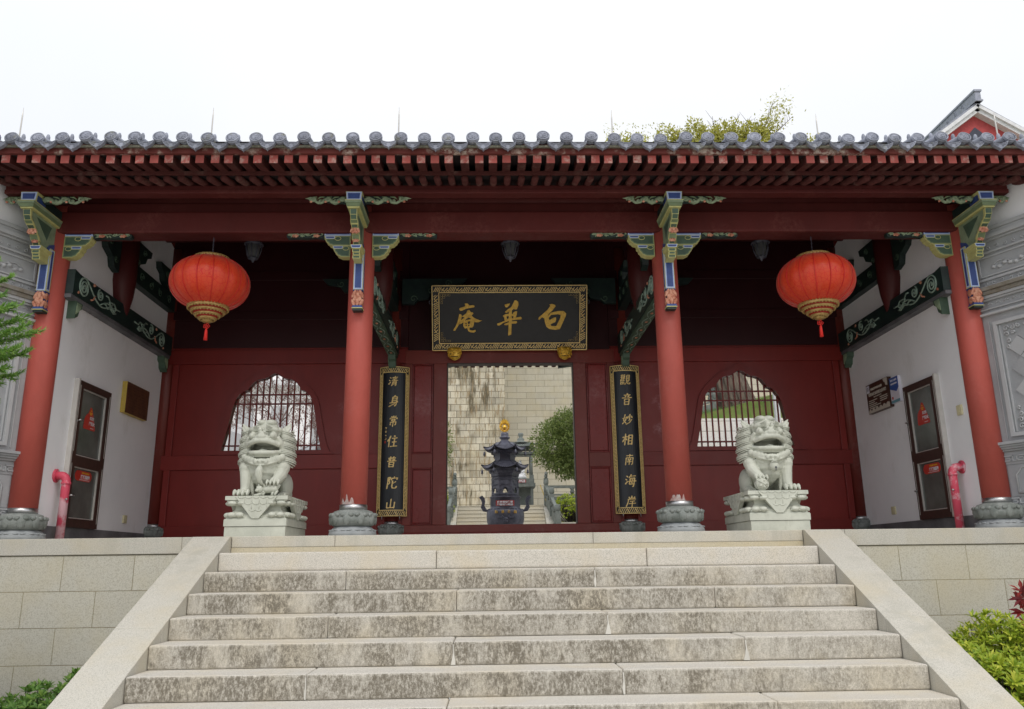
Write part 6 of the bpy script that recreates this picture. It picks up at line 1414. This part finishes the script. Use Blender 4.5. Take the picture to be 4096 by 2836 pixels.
L = MB(); L.text('请勿攀爬', XZ, .565, 1.844, .17, .030, 13.79, 13.794, bold=.06); L.text('谢谢合作', XZ, .565, 1.806, .17, .030, 13.79, 13.794, bold=.06); L.build('lettering', 'marble', t)
o = MB().tube([(.955, 12.3, 1.58), (1.09, 11.9, 1.10)], [.010, .010], 6).build('bamboo_pole', 'brass_edge'); tag(o, 'thin pale pole leaning on the right balustrade of the courtyard', 'pole')
# ---- trees and shrubs
def leafcloud(mb, blobs, n, L, W, rnd, mi=0, hollow=.35, droop=.3):
    vol = [b[1]*b[2]*b[3] for b in blobs]; T_ = sum(vol)
    for b, v in zip(blobs, vol):
        for _ in range(int(n*v/T_)):
            d = Vector((rnd.gauss(0, 1), rnd.gauss(0, 1), rnd.gauss(0, 1))).normalized(); r = hollow+(1-hollow)*rnd.random()**.5
            r *= 1+.14*sin(d.x*7+b[1]*9)+.12*sin(d.z*9+d.y*5)
            c = Vector(b[0])+Vector((d.x*b[1]*r, d.y*b[2]*r, d.z*b[3]*r)); q = (d+Vector((rnd.gauss(0, .7), rnd.gauss(0, .7), rnd.gauss(0, .7)-droop))).normalized(); s_ = q.orthogonal().normalized(); s_.rotate(Matrix.Rotation(rnd.uniform(0, 6), 3, q)); l = L*rnd.uniform(.6, 1.3); w_ = W*rnd.uniform(.7, 1.3)
            mb.add([c, c+q*l*.5+s_*w_/2, c+q*l, c+q*l*.5-s_*w_/2], [(0, 1, 2, 3)], mi)
def tree(name, base, trunk, blobs, n, L, W, lm, label, cat='tree', group=None, seed=1, limbs=6, bark='bark', hollow=.35, extra=None):
    rnd = random.Random(seed); t = thing(name, base, label, cat, group); tb = MB(); tb.tube(*trunk, 10)
    top_ = Vector(trunk[0][-1])
    for b in blobs:
        for k in range(limbs):
            e = Vector(b[0])+Vector((rnd.uniform(-.7, .7)*b[1], rnd.uniform(-.7, .7)*b[2], rnd.uniform(-.5, .8)*b[3])); m_ = top_.lerp(e, .5)+Vector((rnd.uniform(-.1, .1), rnd.uniform(-.1, .1), rnd.uniform(0, .2)))*b[1]
            r0 = trunk[1][-1]; tb.tube([top_, m_, e], [r0*.6, r0*.35, r0*.08], 5)
    if extra: extra(tb, rnd)
    lf = MB(); leafcloud(lf, blobs, n, L, W, rnd, hollow=hollow); tb.build('trunk', bark, t, fixn=False); lf.build('crown', lm, t, fixn=False); return t
tree('round_tree', (1.95, 12.6, 1.06), ([(1.95, 12.6, 1.06), (1.93, 12.6, 1.7), (1.88, 12.6, 2.2)], [.09, .08, .06]), [((1.78, 12.5, 2.62), .88, .8, .78), ((1.45, 12.3, 2.5), .50, .5, .62), ((1.8, 12.5, 3.05), .58, .6, .42), ((1.62, 12.2, 2.10), .42, .4, .40), ((2.2, 12.6, 2.6), .7, .6, .8)], 24000, .075, .028, 'leaf_olive', 'dense round crowned green tree at the right of the doorway view', seed=4, hollow=.55)
tree('slender_tree', (-1.75, 12.5, 1.06), ([(-1.75, 12.5, 1.06), (-1.7, 12.5, 2.0), (-1.68, 12.5, 2.6)], [.06, .05, .04]), [((-1.62, 12.4, 2.7), .45, .4, .55), ((-1.55, 12.3, 2.35), .38, .3, .30), ((-1.8, 12.5, 2.9), .5, .4, .5)], 1900, .085, .026, 'leaf_olive', 'thin leaved tree peeping in at the left of the doorway view', seed=5, hollow=.2)
bush('court_shrub', 1.85, 11.45, .55, .66, .42, .82, 900, 'yellow green clipped shrub right of the courtyard steps', 'shrub', 'shrubs beside the courtyard steps', 12, ('leaf_lime', 'bark_dark'), L=.055, W=.017)
bush('court_shrub', -1.62, 11.6, .55, .50, .42, .98, 800, 'yellow green shrub left of the courtyard steps', 'shrub', 'shrubs beside the courtyard steps', 13, ('leaf_lime', 'bark_dark'), L=.055, W=.017)
for s in (-1, 1):
    o = MB().box(*sorted((s*1.32, s*4.0)), 11.05, 12.0, 0, .62).build('planter', 'granite_cope', None, .006); tag(o, 'low stone planter %s of the courtyard steps' % ('left' if s < 0 else 'right'), 'planter')
# bare budding tree seen through the left window
rnd = random.Random(21); t = thing('bare_tree', (-4.12, 7, 0), 'nearly bare tree with small reddish buds behind the left arched window', 'tree'); tb = MB(); bd = MB()
def grow(p, d, L, r, depth):
    q = p+d*L; mid = (p+q)/2+Vector((rnd.gauss(0, .04), rnd.gauss(0, .04), 0))*L; tb.tube([p, mid, q], [r, r*.8, r*.62], 5 if r > .01 else 3, cap=False)
    if depth <= 2:
        for k in range(4 if depth else 5):
            c = p.lerp(q, rnd.random())+Vector((rnd.gauss(0, .03), rnd.gauss(0, .03), rnd.gauss(0, .03))); dd = Vector((rnd.gauss(0, 1), rnd.gauss(0, 1), rnd.gauss(0, 1))).normalized(); s_ = dd.orthogonal().normalized()*.010; bd.add([c-s_, c+dd*.020, c+s_, c-dd*.016], [(0, 1, 2, 3)])
    if depth == 0: return
    for k in range(3 if depth > 3 else rnd.choice((2, 3))):
        nd_ = (d+Vector((rnd.gauss(0, .48), rnd.gauss(0, .42), rnd.gauss(.10, .32)))).normalized(); grow(q if k else p.lerp(q, rnd.uniform(.6, 1)), nd_, L*rnd.uniform(.66, .86), r*.62, depth-1)
grow(Vector((-4.12, 7, .0)), Vector((0, 0, 1)), 1.75, .035, 0); 
for k in range(7): a_ = k*.9; grow(Vector((-4.12, 7, 1.55+.12*k)), Vector((cos(a_), sin(a_)*.7, .55)).normalized(), .46, .011, 5)
grow(Vector((-4.12, 7, 1.75)), Vector((.05, 0, 1)), .55, .022, 5)
tb.build('branches', 'bark_twig', t, fixn=False); bd.build('buds', 'bud_brown', t, fixn=False)
# pale building, low carved wall and rockery behind the left window
t = thing('pale_building', (-8.5, 15, 0), 'pale two storey building behind the left arched window', 'building'); mb = MB().box(-12, -4.0, 15.5, 17.2, 0, 7.5).build('wall', 'far_white', t); MB().box(-12.2, -3.9, 15.1, 17.3, 4.75, 4.9).build('balcony_slab', 'trim_white', t)
for x in (-7.6, -6.6, -5.4): MB().box(x, x+.5, 15.44, 15.5, 3.1, 4.2).build('window', 'grey_stone_light', t)
t = thing('carved_low_wall', (-5.6, 9, 0), 'stepped pale stone wall with carved panels behind the left lion head', 'wall'); mb = MB()
mb.prism([(-7.5, 0), (-4.7, 0), (-4.7, 2.2), (-5.0, 2.35), (-5.25, 2.55), (-5.6, 2.62), (-6.0, 2.85), (-7.5, 2.9)], XZ, 9.0, 9.15); mb.build('wall_slab', 'trim_white', t, .01)
m2 = MB(); m2.prism([(-5.62, .9), (-5.32, .9), (-5.32, 2.35), (-5.62, 2.45)], XZ, 8.97, 9.0); m2.prism([(-6.2, .9), (-5.75, .9), (-5.75, 2.5), (-6.2, 2.6)], XZ, 8.97, 9.0); m2.build('carved_panel', 'grey_stone_light', t)
o = MB()
for i in range(14): o.ell((-4.05+.09*i % .5+rnd.uniform(-.25, .3), 9.2+rnd.uniform(-.1, .2), .3+.14*i), (.30, .25, .16), Euler((rnd.uniform(-.4, .4), rnd.uniform(-.4, .4), 0)).to_matrix(), 10)
o = o.build('rockery', 'grey_stone'); tag(o, 'heap of rough grey rocks at the right of the left arched window', 'rocks')
# slope, tree trunk and wall behind the right window
o = MB().box(3.2, 8.5, 7.95, 8.15, 0, 2.455).build('white_block_wall', 'pale_block'); tag(o, 'low white block wall behind the right arched window', 'wall')
g = MB(); g.prism([(3.2, 2.40), (8.5, 2.40), (8.5, 3.3), (5.5, 2.98), (4.6, 2.72), (3.9, 2.56), (3.2, 2.45)], lambda a_, b_, t_: (a_, t_, b_ if t_ < 9 else b_+.45*(b_ > 2.41)), 8.16, 11.5); struct(g.build('slope_terrain', 'grass'))
gl = MB(); rnd = random.Random(8)
for i in range(3800):
    x = rnd.uniform(3.4, 6.4); y = rnd.uniform(8.16, 9.6); z = 2.5+max(0, (x-3.6))*.18+(y-8.16)*.13; l = rnd.uniform(.05, .12); dx = rnd.gauss(0, .03); gl.add([(x-.004, y, z-.03), (x+.004, y, z-.03), (x+dx, y-rnd.uniform(0, .04), z+l)], [(0, 1, 2)])
o = gl.build('slope_grass', 'leaf_green', fixn=False); o['kind'] = 'stuff'; tag(o, 'short grass on the slope behind the right arched window', 'grass')
t = thing('old_tree', (4.85, 8.7, 2.6), 'thick leaning old tree trunk with rough bark on the slope behind the right arched window', 'tree')
mb = MB(); mb.tube([(4.93, 8.75, 2.4), (4.88, 8.75, 2.8), (4.72, 8.75, 3.25), (4.55, 8.8, 4.0), (4.5, 8.8, 5.2)], [.50, .42, .40, .36, .30], 20)
for k in range(16): q = k*.39; mb.tube([(4.93+cos(q)*.50, 8.75+sin(q)*.48, 2.42), (4.88+cos(q)*.42, 8.75+sin(q)*.41, 2.8), (4.72+cos(q+.1)*.40, 8.75+sin(q+.1)*.39, 3.25), (4.55+cos(q+.2)*.36, 8.8+sin(q+.2)*.35, 4.0)], [.05, .045, .04, .03], 6)
mb.build('trunk', 'bark', t); lf = MB(); leafcloud(lf, [((4.6, 9.2, 6.2), 1.2, 1.0, .9)], 1500, .12, .05, random.Random(3)); lf.build('crown', 'leaf_olive', t, fixn=False)
balus([(3.55, 8.5, 2.45, .40, 0), (4.36, 8.55, 2.68, .42, 1)], 'sloping grey balustrade left of the old tree trunk', 'balustrades beside the courtyard steps')
o = MB().box(5.33, 5.42, 7.75, 7.85, 0, 3.6).build('white_post', 'trim_white'); tag(o, 'white square post at the right of the right arched window', 'post')
# ---- hill, far tree and far hall
g = MB(); n = 30; vs = []; 
def hz(x, y): return max(8.0, 8+(y-20)*.42+max(0, x)*.10+.5*sin(x*.3)+.4*sin(y*.4))
for i in range(n+1):
    for j in range(n+1): x = -60+120*i/n; y = 19.7+90*j/n; vs.append((x, y, hz(x, y)))
g.add(vs, [(i*(n+1)+j, (i+1)*(n+1)+j, (i+1)*(n+1)+j+1, i*(n+1)+j+1) for i in range(n) for j in range(n)], 0, True); g.box(-60, 60, 19.7, 19.75, -.05, 8); struct(g.build('hill_terrain', 'grass'))
def twigs(tb, rnd):
    for (p, e) in (((9.8, 20.5, 14.6), (11.0, 20.5, 17.3)), ((10.2, 20.5, 15.2), (11.7, 20.5, 16.6)), ((9.7, 20.5, 15.0), (10.5, 20.5, 16.3)), ((8.6, 20.5, 15.0), (9.6, 20.5, 16.7)), ((8.4, 20.5, 15.0), (8.5, 20.5, 16.6)), ((9.3, 20.5, 15.1), (9.9, 20.5, 16.5))):
        p, e = Vector(p), Vector(e); tb.tube([p, p.lerp(e, .5)+Vector((.1, 0, .08)), e], [.04, .022, .006], 5)
        for k in range(9): q = p.lerp(e, .35+.07*k); tb.tube([q, q+Vector((rnd.uniform(-.4, .4), rnd.uniform(-.3, .3), rnd.uniform(.1, .45)))], [.010, .004], 4)
Y_ = 20.5
bl_ = [((6.6, Y_, 15.65), .42, .5, .50), ((7.15, Y_, 15.5), .45, .5, .45), ((7.75, Y_, 15.75), .48, .5, .72), ((8.3, Y_, 15.55), .5, .6, .5), ((8.95, Y_, 15.75), .55, .6, .62), ((9.5, Y_, 15.7), .5, .6, .60), ((10.1, Y_, 15.65), .6, .6, .66), ((10.55, Y_, 15.95), .35, .4, .45), ((4.7, Y_, 15.25), .55, .5, .45), ((5.4, Y_, 15.35), .55, .5, .45), ((9.0, Y_, 15.0), 2.6, .8, .6), ((12.3, Y_, 15.3), .45, .5, .42)]
tree('camphor_tree', (8.8, 20.5, 8.0), ([(8.8, 20.5, 8.0), (8.9, 20.5, 11), (9.0, 20.5, 14.2)], [.35, .3, .22]), bl_, 13000, .13, .065, 'leaf_yellow', 'yellow green tree rising behind the roof tiles at the right', seed=9, limbs=3, hollow=.15, extra=twigs)
rnd2 = random.Random(5); 
for ob in [o for o in bpy.data.objects if o.name.startswith('camphor_tree')]:
    sp = MB()
    for _ in range(420):
        u = rnd2.random(); p = Vector((10.7, 20.5, 16.0)).lerp(Vector((11.3, 20.5, 17.2)), u)+Vector((rnd2.gauss(0, .30), rnd2.gauss(0, .3), rnd2.gauss(0, .26))); q = Vector((rnd2.gauss(0, 1), rnd2.gauss(0, 1), rnd2.gauss(0, 1))).normalized(); s_ = q.orthogonal().normalized(); sp.add([p, p+q*.07+s_*.04, p+q*.14, p+q*.07-s_*.04], [(0, 1, 2, 3)])
    for _ in range(260):
        p = Vector((rnd2.uniform(4.2, 6.4), 20.5, 15.3+rnd2.random()**2*1.0)); q = Vector((rnd2.gauss(0, 1), rnd2.gauss(0, 1), rnd2.gauss(0, 1))).normalized(); s_ = q.orthogonal().normalized(); sp.add([p, p+q*.06+s_*.03, p+q*.12, p+q*.06-s_*.03], [(0, 1, 2, 3)])
    sp.build('sparse_leaves', 'leaf_yellow', ob, fixn=False)
t = thing('upper_hall', (20, 24, 10), 'red gabled hall with grey ridge on the hill behind the roof at the right', 'building')
ap = Vector((19.92, 22, 17.84))
MB().prism([(17.2, 9), (22.6, 9), (22.6, 15.85), (19.92, 17.55), (17.2, 15.6)], XZ, 22.0, 32).build('wall', 'plaster_red', t)
mb = MB()
for s, (xe_, ze_) in ((-1, (17.0, 15.7)), (1, (22.9, 15.95))):
    A = Vector((19.92, 17.86)); B2 = Vector((xe_, ze_)); d = (B2-A).normalized(); n_ = Vector((-d.y, d.x))*.28*(1 if s < 0 else -1)
    if n_.y > 0: n_ = -n_
    mb.prism([tuple(A), tuple(B2), tuple(B2+n_), tuple(A+n_)], XZ, 21.7, 22.05); mb.prism([tuple(A), tuple(B2), tuple(B2+n_*.5), tuple(A+n_*.5)], XZ, 21.6, 21.7)
mb.build('verge_trim', 'trim_white', t)
MB().prism([(17.0, 15.7), (19.92, 17.87), (22.9, 15.97), (22.9, 16.0), (19.92, 17.95), (17.0, 15.78)], XZ, 21.65, 32).build('roof', 'roof_tile', t)
MB().prism([(19.3, 16.35), (19.88, 16.98), (20.5, 16.40), (20.5, 15.9), (19.3, 15.9)], XZ, 21.97, 22.0).build('gable_vent', 'ink_dark', t)
rg = MB(); rg.box(19.80, 20.04, 21.5, 32, 17.9, 18.35); rg.box(19.76, 20.08, 21.45, 32, 18.35, 18.43); rg.box(19.76, 20.08, 21.45, 32, 17.9, 17.97)
for i in range(14): rg.tube([(19.80, 22.4+i*.6+u, 18.16+v) for u, v in spiral(0, 0, .12, 1.1, i, 1, 8)], .025, 4)
rg.build('ridge', 'roof_tile', t)
